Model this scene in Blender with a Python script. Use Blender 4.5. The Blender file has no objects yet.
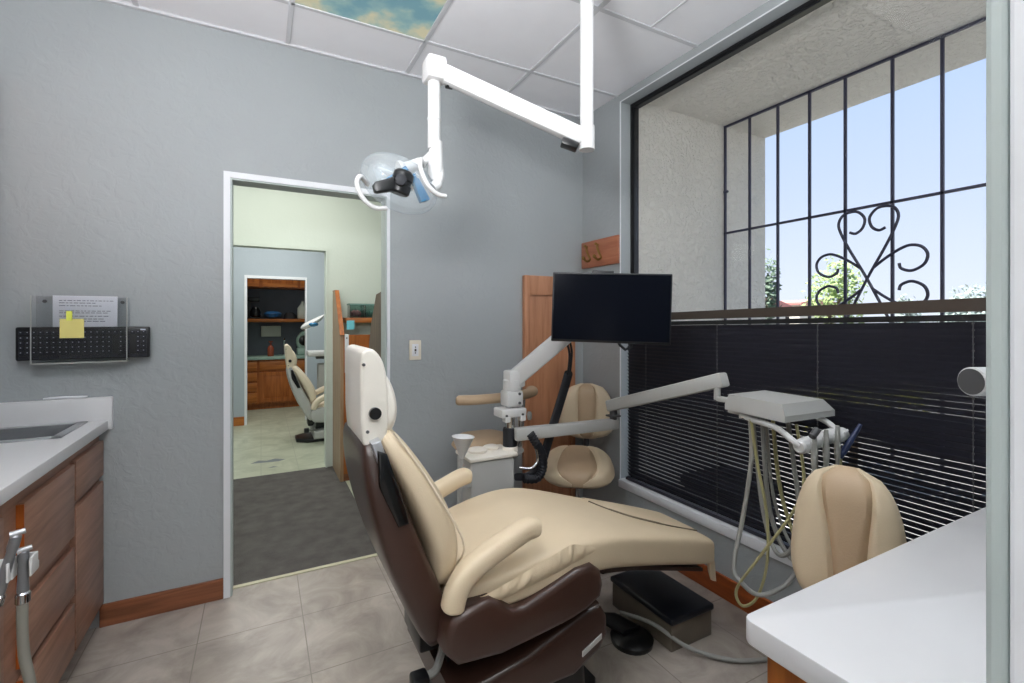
import bpy, bmesh, math, random
from mathutils import Vector, Matrix, Euler, noise

random.seed(7)
scn = bpy.context.scene
COL = scn.collection
PI = math.pi
V = Vector

# ------------------------------------------------------------------ materials
MATS = {}

def _mat(name):
    m = bpy.data.materials.new(name)
    m.use_nodes = True
    nt = m.node_tree
    b = nt.nodes['Principled BSDF']
    return m, nt, b

def lin(c):
    return tuple(((x / 255) / 12.92 if x / 255 <= .04045 else ((x / 255 + .055) / 1.055) ** 2.4) for x in c) + (1,)

def coords(nt, scale=(1, 1, 1), rot=(0, 0, 0)):
    tc = nt.nodes.new('ShaderNodeTexCoord')
    mp = nt.nodes.new('ShaderNodeMapping')
    mp.inputs['Scale'].default_value = scale
    mp.inputs['Rotation'].default_value = rot
    nt.links.new(tc.outputs['Object'], mp.inputs['Vector'])
    return mp.outputs['Vector']

def plain(name, rgb, rough=.5, metal=0, var=.04, bump=0, bscale=200, spec=.5, coat=0):
    """one colour with a slight mottling and an optional fine bump"""
    m, nt, b = _mat(name)
    v = coords(nt)
    n = nt.nodes.new('ShaderNodeTexNoise'); n.inputs['Scale'].default_value = 9; n.inputs['Detail'].default_value = 4
    nt.links.new(v, n.inputs['Vector'])
    r = nt.nodes.new('ShaderNodeValToRGB')
    c = lin(rgb)
    r.color_ramp.elements[0].position = .3; r.color_ramp.elements[1].position = .7
    r.color_ramp.elements[0].color = tuple(x * (1 - var) for x in c[:3]) + (1,)
    r.color_ramp.elements[1].color = tuple(min(1, x * (1 + var)) for x in c[:3]) + (1,)
    nt.links.new(n.outputs['Fac'], r.inputs['Fac']); nt.links.new(r.outputs['Color'], b.inputs['Base Color'])
    b.inputs['Roughness'].default_value = rough; b.inputs['Metallic'].default_value = metal
    b.inputs['Specular IOR Level'].default_value = spec
    b.inputs['Coat Weight'].default_value = coat
    if bump:
        n2 = nt.nodes.new('ShaderNodeTexNoise'); n2.inputs['Scale'].default_value = bscale; n2.inputs['Detail'].default_value = 3
        nt.links.new(v, n2.inputs['Vector'])
        bp = nt.nodes.new('ShaderNodeBump'); bp.inputs['Strength'].default_value = bump; bp.inputs['Distance'].default_value = .01
        nt.links.new(n2.outputs['Fac'], bp.inputs['Height']); nt.links.new(bp.outputs['Normal'], b.inputs['Normal'])
    MATS[name] = m
    return m

def wood(name, rgb, dark, axis='Z', rough=.42, scale=1.0, contrast=1.0):
    m, nt, b = _mat(name)
    s = {'X': (2, 26, 26), 'Y': (26, 2, 26), 'Z': (26, 26, 2)}[axis]
    v = coords(nt, tuple(k * scale for k in s))
    n = nt.nodes.new('ShaderNodeTexNoise'); n.inputs['Scale'].default_value = 1.2; n.inputs['Detail'].default_value = 7
    n.inputs['Roughness'].default_value = .6; n.inputs['Distortion'].default_value = .6
    nt.links.new(v, n.inputs['Vector'])
    r = nt.nodes.new('ShaderNodeValToRGB')
    r.color_ramp.elements[0].position = .5 - .18 / contrast; r.color_ramp.elements[1].position = .5 + .18 / contrast
    r.color_ramp.elements[0].color = lin(dark); r.color_ramp.elements[1].color = lin(rgb)
    nt.links.new(n.outputs['Fac'], r.inputs['Fac']); nt.links.new(r.outputs['Color'], b.inputs['Base Color'])
    b.inputs['Roughness'].default_value = rough
    bp = nt.nodes.new('ShaderNodeBump'); bp.inputs['Strength'].default_value = .15; bp.inputs['Distance'].default_value = .002
    nt.links.new(n.outputs['Fac'], bp.inputs['Height']); nt.links.new(bp.outputs['Normal'], b.inputs['Normal'])
    MATS[name] = m
    return m

def plaster(name, rgb, var=.03, bump=.25, bscale=28, rough=.6, dist=.006):
    """trowelled wall paint: low frequency colour drift, orange peel relief"""
    m, nt, b = _mat(name)
    v = coords(nt)
    n = nt.nodes.new('ShaderNodeTexNoise'); n.inputs['Scale'].default_value = 1.6; n.inputs['Detail'].default_value = 5
    nt.links.new(v, n.inputs['Vector'])
    r = nt.nodes.new('ShaderNodeValToRGB'); c = lin(rgb)
    r.color_ramp.elements[0].position = .3; r.color_ramp.elements[1].position = .7
    r.color_ramp.elements[0].color = tuple(x * (1 - var) for x in c[:3]) + (1,)
    r.color_ramp.elements[1].color = tuple(min(1, x * (1 + var)) for x in c[:3]) + (1,)
    nt.links.new(n.outputs['Fac'], r.inputs['Fac']); nt.links.new(r.outputs['Color'], b.inputs['Base Color'])
    b.inputs['Roughness'].default_value = rough
    n2 = nt.nodes.new('ShaderNodeTexNoise'); n2.inputs['Scale'].default_value = bscale; n2.inputs['Detail'].default_value = 6
    n2.inputs['Distortion'].default_value = .8
    nt.links.new(v, n2.inputs['Vector'])
    r2 = nt.nodes.new('ShaderNodeValToRGB'); r2.color_ramp.elements[0].position = .42; r2.color_ramp.elements[1].position = .62
    nt.links.new(n2.outputs['Fac'], r2.inputs['Fac'])
    bp = nt.nodes.new('ShaderNodeBump'); bp.inputs['Strength'].default_value = bump; bp.inputs['Distance'].default_value = dist
    nt.links.new(r2.outputs['Color'], bp.inputs['Height']); nt.links.new(bp.outputs['Normal'], b.inputs['Normal'])
    MATS[name] = m
    return m

def vinyl_floor(name, light, dark, line, tile=.4, off=(0, 0), rough=.34):
    m, nt, b = _mat(name)
    tc = nt.nodes.new('ShaderNodeTexCoord'); mp = nt.nodes.new('ShaderNodeMapping')
    mp.inputs['Location'].default_value = (-off[0], -off[1], 0)
    nt.links.new(tc.outputs['Object'], mp.inputs['Vector'])
    br = nt.nodes.new('ShaderNodeTexBrick'); br.offset = 0
    br.inputs['Scale'].default_value = 1; br.inputs['Brick Width'].default_value = tile; br.inputs['Row Height'].default_value = tile
    br.inputs['Mortar Size'].default_value = .0022; br.inputs['Bias'].default_value = 0
    br.inputs['Color1'].default_value = (.5, .5, .5, 1); br.inputs['Color2'].default_value = (.62, .62, .62, 1)
    br.inputs['Mortar'].default_value = (0, 0, 0, 1)
    nt.links.new(mp.outputs['Vector'], br.inputs['Vector'])
    n = nt.nodes.new('ShaderNodeTexNoise'); n.inputs['Scale'].default_value = 4.5; n.inputs['Detail'].default_value = 9
    n.inputs['Roughness'].default_value = .62; n.inputs['Distortion'].default_value = .9
    nt.links.new(mp.outputs['Vector'], n.inputs['Vector'])
    r = nt.nodes.new('ShaderNodeValToRGB'); r.color_ramp.elements[0].position = .34; r.color_ramp.elements[1].position = .64
    r.color_ramp.elements[0].color = lin(dark); r.color_ramp.elements[1].color = lin(light)
    nt.links.new(n.outputs['Fac'], r.inputs['Fac'])
    mx = nt.nodes.new('ShaderNodeMixRGB'); mx.blend_type = 'MIX'
    nt.links.new(br.outputs['Fac'], mx.inputs['Fac']); nt.links.new(r.outputs['Color'], mx.inputs['Color1'])
    mx.inputs['Color2'].default_value = lin(line)
    nt.links.new(mx.outputs['Color'], b.inputs['Base Color'])
    b.inputs['Roughness'].default_value = rough
    bp = nt.nodes.new('ShaderNodeBump'); bp.inputs['Strength'].default_value = .12; bp.inputs['Distance'].default_value = .003
    nt.links.new(n.outputs['Fac'], bp.inputs['Height']); nt.links.new(bp.outputs['Normal'], b.inputs['Normal'])
    MATS[name] = m
    return m

def glassy(name, tint=(1, 1, 1), gloss=.12, rough=.02, frost=0):
    """thin clear sheet: passes light straight through, reflects a little"""
    m, nt, b = _mat(name)
    out = nt.nodes['Material Output']
    t = nt.nodes.new('ShaderNodeBsdfTransparent'); t.inputs['Color'].default_value = tuple(tint) + (1,)
    g = nt.nodes.new('ShaderNodeBsdfGlossy'); g.inputs['Roughness'].default_value = rough
    lw = nt.nodes.new('ShaderNodeFresnel'); lw.inputs['IOR'].default_value = 1.45
    mul = nt.nodes.new('ShaderNodeMath'); mul.operation = 'MULTIPLY'; mul.inputs[1].default_value = gloss * 8
    nt.links.new(lw.outputs['Fac'], mul.inputs[0])
    mx = nt.nodes.new('ShaderNodeMixShader')
    nt.links.new(mul.outputs[0], mx.inputs['Fac']); nt.links.new(t.outputs[0], mx.inputs[1]); nt.links.new(g.outputs[0], mx.inputs[2])
    sh = mx.outputs[0]
    if frost:
        df = nt.nodes.new('ShaderNodeBsdfDiffuse'); df.inputs['Color'].default_value = (.9, .93, .95, 1)
        m2 = nt.nodes.new('ShaderNodeMixShader'); m2.inputs['Fac'].default_value = frost
        nt.links.new(sh, m2.inputs[1]); nt.links.new(df.outputs[0], m2.inputs[2]); sh = m2.outputs[0]
    nt.links.new(sh, out.inputs['Surface'])
    nt.nodes.remove(b)
    MATS[name] = m
    return m

def emit(name, rgb, strength):
    m, nt, b = _mat(name)
    b.inputs['Base Color'].default_value = lin(rgb)
    b.inputs['Emission Color'].default_value = lin(rgb); b.inputs['Emission Strength'].default_value = strength
    MATS[name] = m
    return m

plaster('wall_paint', (158, 163, 165), var=.03, bump=.16, bscale=22)
plaster('mint_paint', (210, 219, 210), bump=.05)
plaster('blue_paint', (170, 180, 188), bump=.05)
plaster('stucco', (214, 209, 198), var=.05, bump=.6, bscale=26, rough=.9, dist=.02)
plain('ceiling_tile', (236, 236, 240), .8, var=.012, bump=.25, bscale=300)
plain('grid_white', (205, 206, 210), .5, var=.01)
plain('trim_white', (226, 228, 232), .45, var=.02)
plain('jamb_gray', (176, 186, 184), .55, var=.02)
vinyl_floor('vinyl', (176, 167, 158), (140, 131, 123), (128, 120, 112), off=(.167, 2.33))
vinyl_floor('vinyl_pale', (186, 190, 170), (160, 166, 146), (150, 155, 140), tile=.3)
plain('carpet', (98, 95, 93), .95, var=.2, bump=1.0, bscale=160, spec=.1)
plain('threshold', (190, 186, 160), .5)
wood('baseboard_wood', (142, 88, 58), (96, 54, 32), 'X')
wood('baseboard_wood_y', (170, 84, 34), (112, 50, 18), 'Y')
wood('cabinet_wood', (164, 124, 104), (124, 90, 74), 'Y', rough=.38)
wood('cabinet_edge', (186, 100, 34), (140, 66, 16), 'Z')
wood('oak_panel', (190, 136, 102), (158, 106, 74), 'Z', scale=.8)
wood('oak_orange', (182, 106, 42), (136, 70, 20), 'Z')
wood('oak_orange_x', (190, 116, 48), (146, 80, 26), 'X')
wood('hook_wood', (180, 118, 88), (146, 86, 60), 'Y')
wood('oak_side', (178, 150, 120), (150, 120, 92), 'Z')
wood('dark_wood', (122, 104, 84), (84, 70, 56), 'Z')
plain('laminate', (214, 214, 216), .3, var=.012)
plain('steel', (176, 178, 182), .42, metal=.6, var=.02)
plain('chrome', (205, 207, 210), .12, metal=1, var=.01)
plain('brass', (150, 120, 70), .3, metal=1)
plain('cream', (208, 190, 162), .48, var=.02, bump=.10, bscale=260)
plain('cream_light', (218, 204, 182), .48, var=.02, bump=.10, bscale=260)
plain('tan', (178, 154, 126), .55, var=.04, bump=.12, bscale=240)
plain('brown_plastic', (58, 38, 31), .36, var=.06, bump=.05, bscale=320, coat=.2)
plain('white_plastic', (206, 206, 206), .35, var=.01)
plain('gray_plastic', (178, 178, 176), .45, var=.01)
plain('warm_white', (232, 226, 216), .4, var=.015, bump=.05, bscale=200)
plain('black_plastic', (16, 17, 20), .35, var=.05)
plain('black_gloss', (13, 14, 16), .12, var=.03)
plain('screen', (10, 13, 22), .2, var=.02, spec=.08)
plain('sink_bowl', (150, 152, 156), .4, metal=.6, var=.02)
plain('black_rubber', (20, 22, 30), .55, var=.06, bump=.3, bscale=300)
plain('slat', (52, 52, 62), .38, var=.05)
plain('rail_bronze', (62, 52, 44), .4, var=.03)
plain('frame_black', (22, 22, 24), .35, var=.03)
plain('iron', (46, 46, 66), .5, var=.06, bump=.1, bscale=200)
plain('hose_gray', (150, 150, 146), .45)
plain('handle_gray', (128, 130, 134), .3, metal=.5)
plain('hose_dull', (126, 124, 116), .5)
plain('hose_yellow', (168, 162, 118), .35)
plain('hose_clear', (168, 170, 166), .3)
plain('blue_tip', (36, 48, 84), .35)
plain('blue_filter', (46, 116, 160), .15, var=.1)
plain('navy_top', (18, 22, 32), .32, var=.06, bump=.12, bscale=180)
plain('box_side', (110, 100, 88), .35, var=.1)
plain('paper', (218, 220, 228), .7, var=.01)
plain('ink', (110, 114, 124), .7)
plain('sticky_yellow', (224, 212, 130), .7, var=.02)
plain('sticky_lime', (214, 222, 90), .6, var=.02)
plain('cyan_note', (120, 206, 220), .7)
plain('keycap', (26, 28, 38), .45)
plain('key_legend', (170, 174, 186), .5)
plain('switch_plate', (222, 214, 198), .4)
plain('plate_hole', (60, 54, 46), .5)
plain('charcoal', (74, 74, 76), .5)
plain('grey_tile', (116, 124, 130), .5)
plain('concrete', (186, 184, 180), .9, var=.06, bump=.3, bscale=30)
plain('asphalt', (120, 118, 112), .9, var=.06)
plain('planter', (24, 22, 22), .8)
plain('foliage', (156, 176, 112), .7, var=.3)
plain('foliage_dark', (104, 122, 100), .7, var=.3)
plain('foliage_yellow', (150, 150, 60), .7, var=.25)
plain('foliage_gray', (156, 168, 160), .8, var=.2)
plain('bark', (84, 68, 52), .9, var=.15)
plain('house_wall', (222, 214, 200), .8)
plain('house_roof', (196, 134, 124), .8, var=.1)
plain('teal_plastic', (120, 158, 150), .4)
plain('pink_item', (200, 120, 130), .5)
plain('jug_white', (206, 214, 204), .4)
plain('blue_bowl', (40, 96, 150), .35)
plain('red_item', (150, 74, 50), .45)
plain('machine_green', (150, 178, 166), .4)
plain('wall_alcove', (110, 118, 128), .7)
plain('olive_frame', (160, 156, 84), .6)
plain('seam_dark', (96, 84, 68), .7)
glassy('pane', (.985, .99, 1.0), .008, .01)
glassy('acrylic', (.96, .965, .97), .08, .03)
glassy('clear_shield', (.96, .985, 1.0), .03, .10, .13)
glassy('bin_clear', (.72, .82, .8), .2, .1)

def cloud_panel(name):
    m, nt, b = _mat(name)
    v = coords(nt)
    n = nt.nodes.new('ShaderNodeTexNoise'); n.inputs['Scale'].default_value = 3.3; n.inputs['Detail'].default_value = 6
    nt.links.new(v, n.inputs['Vector'])
    r = nt.nodes.new('ShaderNodeValToRGB'); e = r.color_ramp.elements
    e[0].position = .42; e[0].color = lin((92, 138, 150)); e[1].position = .55; e[1].color = lin((188, 182, 150))
    k = r.color_ramp.elements.new(.48); k.color = lin((126, 160, 158))
    nt.links.new(n.outputs['Fac'], r.inputs['Fac'])
    b.inputs['Base Color'].default_value = (.05, .05, .05, 1)
    nt.links.new(r.outputs['Color'], b.inputs['Emission Color'])
    b.inputs['Emission Strength'].default_value = .95
    b.inputs['Roughness'].default_value = .3
    MATS[name] = m
cloud_panel('cloud')

# ------------------------------------------------------------------ mesh builder
class MB:
    def __init__(self):
        self.v = []; self.f = []; self.origin = V((0, 0, 0))
    def add(self, verts, faces, M=None):
        o = len(self.v)
        for p in verts:
            p = V(p)
            self.v.append(M @ p if M is not None else p)
        self.f += [tuple(i + o for i in f) for f in faces]
        return self
    def _bm(self, bm, M=None):
        bm.verts.index_update()
        self.add([v.co.copy() for v in bm.verts], [[v.index for v in f.verts] for f in bm.faces], M)
        bm.free(); return self
    def box(self, x0, x1, y0, y1, z0, z1, b=0, seg=2, M=None):
        bm = bmesh.new(); bmesh.ops.create_cube(bm, size=1)
        for v in bm.verts:
            v.co = V(((x0 + x1) / 2 + v.co.x * (x1 - x0), (y0 + y1) / 2 + v.co.y * (y1 - y0), (z0 + z1) / 2 + v.co.z * (z1 - z0)))
        if b:
            b = min(b, .49 * min(abs(x1 - x0), abs(y1 - y0), abs(z1 - z0)))
            bmesh.ops.bevel(bm, geom=bm.edges[:], offset=b, segments=seg, profile=.5, affect='EDGES')
        return self._bm(bm, M)
    def beam(self, p0, p1, w, h, b=0, up=(0, 0, 1), w1=None, h1=None):
        """box-section bar from p0 to p1, width w sideways, height h"""
        p0, p1 = V(p0), V(p1); d = (p1 - p0); L = d.length; d.normalize()
        sx = d.cross(V(up)); sx.normalize(); uz = sx.cross(d)
        w1 = w if w1 is None else w1; h1 = h if h1 is None else h1
        bm = bmesh.new()
        q = []
        for (p, a, c) in ((p0, w, h), (p1, w1, h1)):
            q += [bm.verts.new(p + sx * i * a / 2 + uz * j * c / 2) for i, j in ((-1, -1), (1, -1), (1, 1), (-1, 1))]
        for f in ((3, 2, 1, 0), (4, 5, 6, 7), (0, 1, 5, 4), (1, 2, 6, 5), (2, 3, 7, 6), (3, 0, 4, 7)):
            bm.faces.new([q[i] for i in f])
        if b: bmesh.ops.bevel(bm, geom=bm.edges[:], offset=b, segments=2, profile=.5, affect='EDGES')
        return self._bm(bm)
    def prism(self, poly, axis, a0, a1, b=0, seg=3, M=None):
        """outline in the plane across `axis` (x: y,z; y: x,z; z: x,y), extruded from a0 to a1"""
        def P(q, a): return {'x': (a, q[0], q[1]), 'y': (q[0], a, q[1]), 'z': (q[0], q[1], a)}[axis]
        bm = bmesh.new()
        A = [bm.verts.new(P(q, a0)) for q in poly]; B = [bm.verts.new(P(q, a1)) for q in poly]
        n = len(poly)
        bm.faces.new(A); bm.faces.new(B[::-1])
        for i in range(n): bm.faces.new((A[i], B[i], B[(i + 1) % n], A[(i + 1) % n]))
        bmesh.ops.recalc_face_normals(bm, faces=bm.faces[:])
        if b:
            ed = [e for e in bm.edges if (e.verts[0] in A) == (e.verts[1] in A)]
            bmesh.ops.bevel(bm, geom=ed, offset=b, segments=seg, profile=.5, affect='EDGES', clamp_overlap=True)
        return self._bm(bm, M)
    def tube(self, pts, r, n=10, cap=True):
        pts = [V(p) for p in pts]; N = len(pts)
        R = r if isinstance(r, (list, tuple)) else [r] * N
        vs = []; fs = []; prev = None
        for i, p in enumerate(pts):
            t = (pts[min(i + 1, N - 1)] - pts[max(i - 1, 0)])
            if t.length < 1e-9: t = V((0, 0, 1))
            t.normalize()
            if prev is None:
                a = t.orthogonal().normalized()
            else:
                a = (prev - t * prev.dot(t))
                a = a.normalized() if a.length > 1e-6 else t.orthogonal().normalized()
            prev = a; c = t.cross(a)
            for k in range(n):
                th = 2 * PI * k / n
                vs.append(p + (a * math.cos(th) + c * math.sin(th)) * R[i])
        for i in range(N - 1):
            for k in range(n):
                fs.append((i * n + k, i * n + (k + 1) % n, (i + 1) * n + (k + 1) % n, (i + 1) * n + k))
        if cap:
            fs.append(tuple(range(n - 1, -1, -1))); fs.append(tuple((N - 1) * n + k for k in range(n)))
        return self.add(vs, fs)
    def cyl(self, p0, p1, r0, r1=None, n=20):
        return self.tube([p0, p1], [r0, r0 if r1 is None else r1], n)
    def lathe(self, prof, c=(0, 0, 0), axis=(0, 0, 1), n=24):
        """profile of (radius, height) turned about an axis through c"""
        ax = V(axis).normalized(); a = ax.orthogonal().normalized(); b = ax.cross(a); c = V(c)
        vs = []; fs = []; m = len(prof)
        for r, h in prof:
            for k in range(n):
                th = 2 * PI * k / n
                vs.append(c + ax * h + (a * math.cos(th) + b * math.sin(th)) * max(r, 1e-5))
        for i in range(m - 1):
            for k in range(n):
                fs.append((i * n + k, i * n + (k + 1) % n, (i + 1) * n + (k + 1) % n, (i + 1) * n + k))
        fs.append(tuple(range(n - 1, -1, -1))); fs.append(tuple((m - 1) * n + k for k in range(n)))
        return self.add(vs, fs)
    def loft(self, st, nr=28, p=4.0, cap=True):
        """stations (centre, u axis, v axis, half u, half v) joined by superellipse rings"""
        vs = []; fs = []; N = len(st)
        for s in st:
            c, u, v, hu, hv = s[:5]; pw = s[5] if len(s) > 5 else p
            c, u, v = V(c), V(u), V(v)
            for k in range(nr):
                th = 2 * PI * (k + .5) / nr; co, si = math.cos(th), math.sin(th)
                vs.append(c + u * hu * math.copysign(abs(co) ** (2 / pw), co) + v * hv * math.copysign(abs(si) ** (2 / pw), si))
        for i in range(N - 1):
            for k in range(nr):
                fs.append((i * nr + k, i * nr + (k + 1) % nr, (i + 1) * nr + (k + 1) % nr, (i + 1) * nr + k))
        if cap:
            fs.append(tuple(range(nr - 1, -1, -1))); fs.append(tuple((N - 1) * nr + k for k in range(nr)))
        return self.add(vs, fs)
    def ell(self, c, r, n=16, M=None):
        bm = bmesh.new(); bmesh.ops.create_uvsphere(bm, u_segments=n, v_segments=max(6, n // 2), radius=1)
        T = Matrix.Translation(V(c)) @ (M if M is not None else Matrix()) @ Matrix.Diagonal(V(r).to_4d() if len(r) == 3 else V(r))
        T[3][3] = 1
        return self._bm(bm, T)
    def quad(self, a, b, c, d):
        return self.add([a, b, c, d], [(0, 1, 2, 3)])

def smooth_pts(P, n=6):
    """Catmull-Rom through the points"""
    P = [V(p) for p in P]; Q = []
    for i in range(len(P) - 1):
        p0, p1, p2, p3 = P[max(i - 1, 0)], P[i], P[i + 1], P[min(i + 2, len(P) - 1)]
        for k in range(n):
            t = k / n
            Q.append(.5 * ((2 * p1) + (p2 - p0) * t + (2 * p0 - 5 * p1 + 4 * p2 - p3) * t * t + (3 * p1 - p0 - 3 * p2 + p3) * t ** 3))
    Q.append(P[-1]); return Q

def smooth_closed(P, n=4):
    Q = []; m = len(P)
    for i in range(m):
        p0, p1, p2, p3 = (V((*P[(i + k) % m], 0)) for k in (-1, 0, 1, 2))
        for k in range(n):
            t = k / n
            q = .5 * ((2 * p1) + (p2 - p0) * t + (2 * p0 - 5 * p1 + 4 * p2 - p3) * t * t + (3 * p1 - p0 - 3 * p2 + p3) * t ** 3)
            Q.append((q.x, q.y))
    return Q

def obj(name, mb, mat, parent=None, flat=False, sub=0, angle=40, fixn=True, local=False, weld=False):
    """link the builder's geometry as ONE mesh object; world coordinates unless local"""
    me = bpy.data.meshes.new(name)
    off = V((0, 0, 0))
    if parent is not None and not local:
        q = parent
        while q is not None:
            off = off + V(q.location); q = q.parent
    me.from_pydata([tuple(p - off) for p in mb.v], [], mb.f)
    if fixn:
        bm = bmesh.new(); bm.from_mesh(me)
        if sub or weld: bmesh.ops.remove_doubles(bm, verts=bm.verts[:], dist=1e-6)
        bmesh.ops.recalc_face_normals(bm, faces=bm.faces[:])
        bm.to_mesh(me); bm.free()
    me.materials.append(MATS[mat] if isinstance(mat, str) else mat)
    if not flat:
        me.polygons.foreach_set('use_smooth', [True] * len(me.polygons))
        if not sub: me.set_sharp_from_angle(angle=math.radians(angle))
    me.update()
    o = bpy.data.objects.new(name, me); COL.objects.link(o)
    if sub:
        md = o.modifiers.new('Subdivision', 'SUBSURF'); md.levels = sub; md.render_levels = sub
    if parent is not None: o.parent = parent
    return o

def thing(name, label, cat, loc=(0, 0, 0), rotz=0, group=None):
    o = bpy.data.objects.new(name, None); o.empty_display_size = .1
    COL.objects.link(o); o.location = loc; o.rotation_euler = (0, 0, rotz)
    return tag(o, label, cat, group)

def tag(o, label, cat, group=None, kind=None):
    o['label'] = label; o['category'] = cat
    if group: o['group'] = group
    if kind: o['kind'] = kind
    return o

def struct(name, mb, mat, parent=None, flat=True, **k):
    o = obj(name, mb, mat, parent, flat=flat, **k)
    o['kind'] = 'structure'
    return o

# ------------------------------------------------------------------ the setting
YB, XW, ZC, XL = 2.66, 1.97, 2.74, -1.21          # back wall, window wall, ceiling, left wall
DX0, DX1, DZ = -.135, .625, 2.03                   # doorway in the back wall
WY0, WY1, WZ0, WZ1 = .34, 2.253, .356, 2.688       # window opening

struct('floor', MB().box(XL - .1, XW + .1, -1.6, YB + .075, -.1, 0), 'vinyl')
struct('floor_hall', MB().box(-1.6, .62, YB + .075, 4.6, -.1, 0), 'carpet')
struct('floor_hall_side', MB().box(.62, 2.6, YB + .075, 4.6, -.1, -.002), 'vinyl_pale')
struct('floor_far', MB().box(-2.2, 2.6, 4.6, 8.6, -.1, 0), 'vinyl_pale')
struct('ceiling', MB().box(XL - .1, XW + .12, -1.6, YB + .02, ZC, ZC + .1), 'ceiling_tile')
struct('ceiling_hall', MB().box(-2.2, 2.6, YB + .02, 8.6, ZC, ZC + .1), 'ceiling_tile')
wb = MB()
wb.box(XL - .1, DX0, YB, YB + .1, 0, ZC); wb.box(DX1, XW + .1, YB, YB + .1, 0, ZC); wb.box(DX0, DX1, YB, YB + .1, DZ, ZC)
struct('wall_back', wb, 'wall_paint')
struct('wall_left', MB().box(XL - .1, XL, -1.6, YB, 0, ZC), 'wall_paint')
ww = MB()
XO = XW + .12
ww.box(XW, XO, -1.6, WY0, 0, ZC); ww.box(XW, XO, WY1 + .013, YB, 0, ZC)
ww.box(XW, XO, WY0, WY1 + .013, 0, WZ0 - .05); ww.box(XW, XO, WY0, WY1 + .013, WZ1, ZC)
struct('wall_window', ww, 'wall_paint')
# the wall the picture is taken through: it ends in a jamb at the right of the frame
struct('wall_near', MB().box(.4795, XW, .02, .139, 0, ZC).box(XL, -.55, .02, .139, 0, ZC).box(-.55, .4795, .02, .139, 2.2, ZC), 'jamb_gray')
struct('wall_hall_near', MB().box(XL - .1, XW + .1, -1.7, -1.6, 0, ZC), 'wall_paint')
struct('trim_jamb', MB().box(.4615, .479, -.03, .1285, 0, 2.2, .003), 'trim_white')
struct('trim_jamb_edge', MB().box(.4635, .479, .1285, .1418, 0, 2.2, .004), 'jamb_gray')

# skirting
struct('baseboard_back', MB().box(-.62, DX0 - .025, YB - .014, YB, 0, .098, .004).box(DX1 + .03, XW, YB - .014, YB, 0, .098, .004), 'baseboard_wood')
struct('baseboard_window', MB().box(XW - .014, XW, .56, YB - .014, 0, .11, .004), 'baseboard_wood_y')
# doorway lining and its thin white bead
dl = MB()
dl.box(DX0, DX0 + .012, YB - .004, YB + .104, 0, DZ - .012).box(DX1 - .012, DX1, YB - .004, YB + .104, 0, DZ - .012).box(DX0, DX1, YB - .004, YB + .104, DZ - .012, DZ)
struct('door_1_lining', dl, 'jamb_gray')
db = MB()
db.box(DX0 - .024, DX0 + .004, YB - .012, YB + .001, 0, DZ - .004).box(DX1 - .004, DX1 + .012, YB - .012, YB + .001, 0, DZ - .004)
db.box(DX0 - .024, DX1 + .012, YB - .012, YB + .001, DZ - .004, DZ + .024)
struct('door_1_trim', db, 'trim_white')
struct('trim_threshold', MB().box(DX0, DX1, YB + .06, YB + .085, -.002, .006, .002), 'threshold')

# suspended ceiling grid, two foot modules
tg = MB()
for x in (-1.1, -.49, .12, .73, 1.34): tg.box(x - .011, x + .011, -1.5, YB, ZC - .006, ZC + .002)
for y in (.47, 1.08, 1.69, 2.30): tg.box(XL, XW, y - .011, y + .011, ZC - .0055, ZC + .002)
tg.box(1.642, 1.652, 1.08, 1.69, ZC - .004, ZC + .002)
tg.box(XL, XW, YB - .02, YB, ZC - .012, ZC + .002)
struct('trim_ceiling_grid', tg, 'grid_white')

# window: bronze frame, pane, painted reveal and sill
win = thing('window_1', 'large picture window with black metal frame in the right wall', 'window', (XW, 1.3, WZ0))
win['kind'] = 'structure'
fr = MB()
fx0, fx1 = 2.052, 2.088
fr.box(fx0, fx1, WY1 - .016, WY1 + .013, WZ0 + .04, WZ1 - .028).box(fx0, fx1, WY0, WY0 + .05, WZ0 + .04, WZ1 - .028)
fr.box(fx0, fx1, WY0, WY1 + .013, WZ1 - .028, WZ1).box(fx0, fx1, WY0, WY1 + .013, WZ0 - .02, WZ0 + .04)
fr.box(fx0 - .006, fx0 - .0002, WY1 - .004, WY1 + .013, WZ0, WZ1 - .016).box(fx0 - .006, fx0 - .0002, WY0, WY1 + .013, WZ1 - .016, WZ1)
obj('window_frame', fr, 'frame_black', win, flat=True)
obj('window_pane', MB().box(2.068, 2.072, WY0 + .03, WY1 - .02, WZ0 + .02, WZ1 - .02), 'pane', win, flat=True)
rv = MB()
rv.box(XW - .004, 2.052, WY1 + .0135, WY1 + .02, WZ0, WZ1 + .006).box(XW - .004, 2.052, WY0, WY1 + .02, WZ1 + .0005, WZ1 + .006)
obj('window_reveal', rv, 'trim_white', win, flat=True)
obj('window_sill', MB().box(XW - .018, 2.052, WY0 - .03, WY1 + .02, WZ0 - .05, WZ0, .006), 'trim_white', win)

# ------------------------------------------------------------------ outside the window
st = MB()
st.box(2.09, 3.385, 2.265, 2.45, -.6, 2.9)              # side wall of the recess
st.box(2.09, 3.385, -2.5, 2.45, 2.722, 2.95)            # soffit
st.box(2.09, 2.12, 2.253, 2.45, -.6, 2.9)
struct('wall_stucco_recess', st, 'stucco')
struct('ground', MB().box(2.09, 5.0, -40, 60, -.9, -.6), 'concrete')
struct('ground_road', MB().box(5.0, 60, -40, 60, -.9, -.605), 'asphalt')
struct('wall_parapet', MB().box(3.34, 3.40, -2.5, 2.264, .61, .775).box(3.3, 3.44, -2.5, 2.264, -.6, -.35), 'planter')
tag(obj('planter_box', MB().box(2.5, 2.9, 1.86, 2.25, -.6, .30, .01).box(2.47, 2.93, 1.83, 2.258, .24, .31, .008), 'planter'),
    'dark planter box outside behind the lower left of the blind', 'planter')

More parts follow.
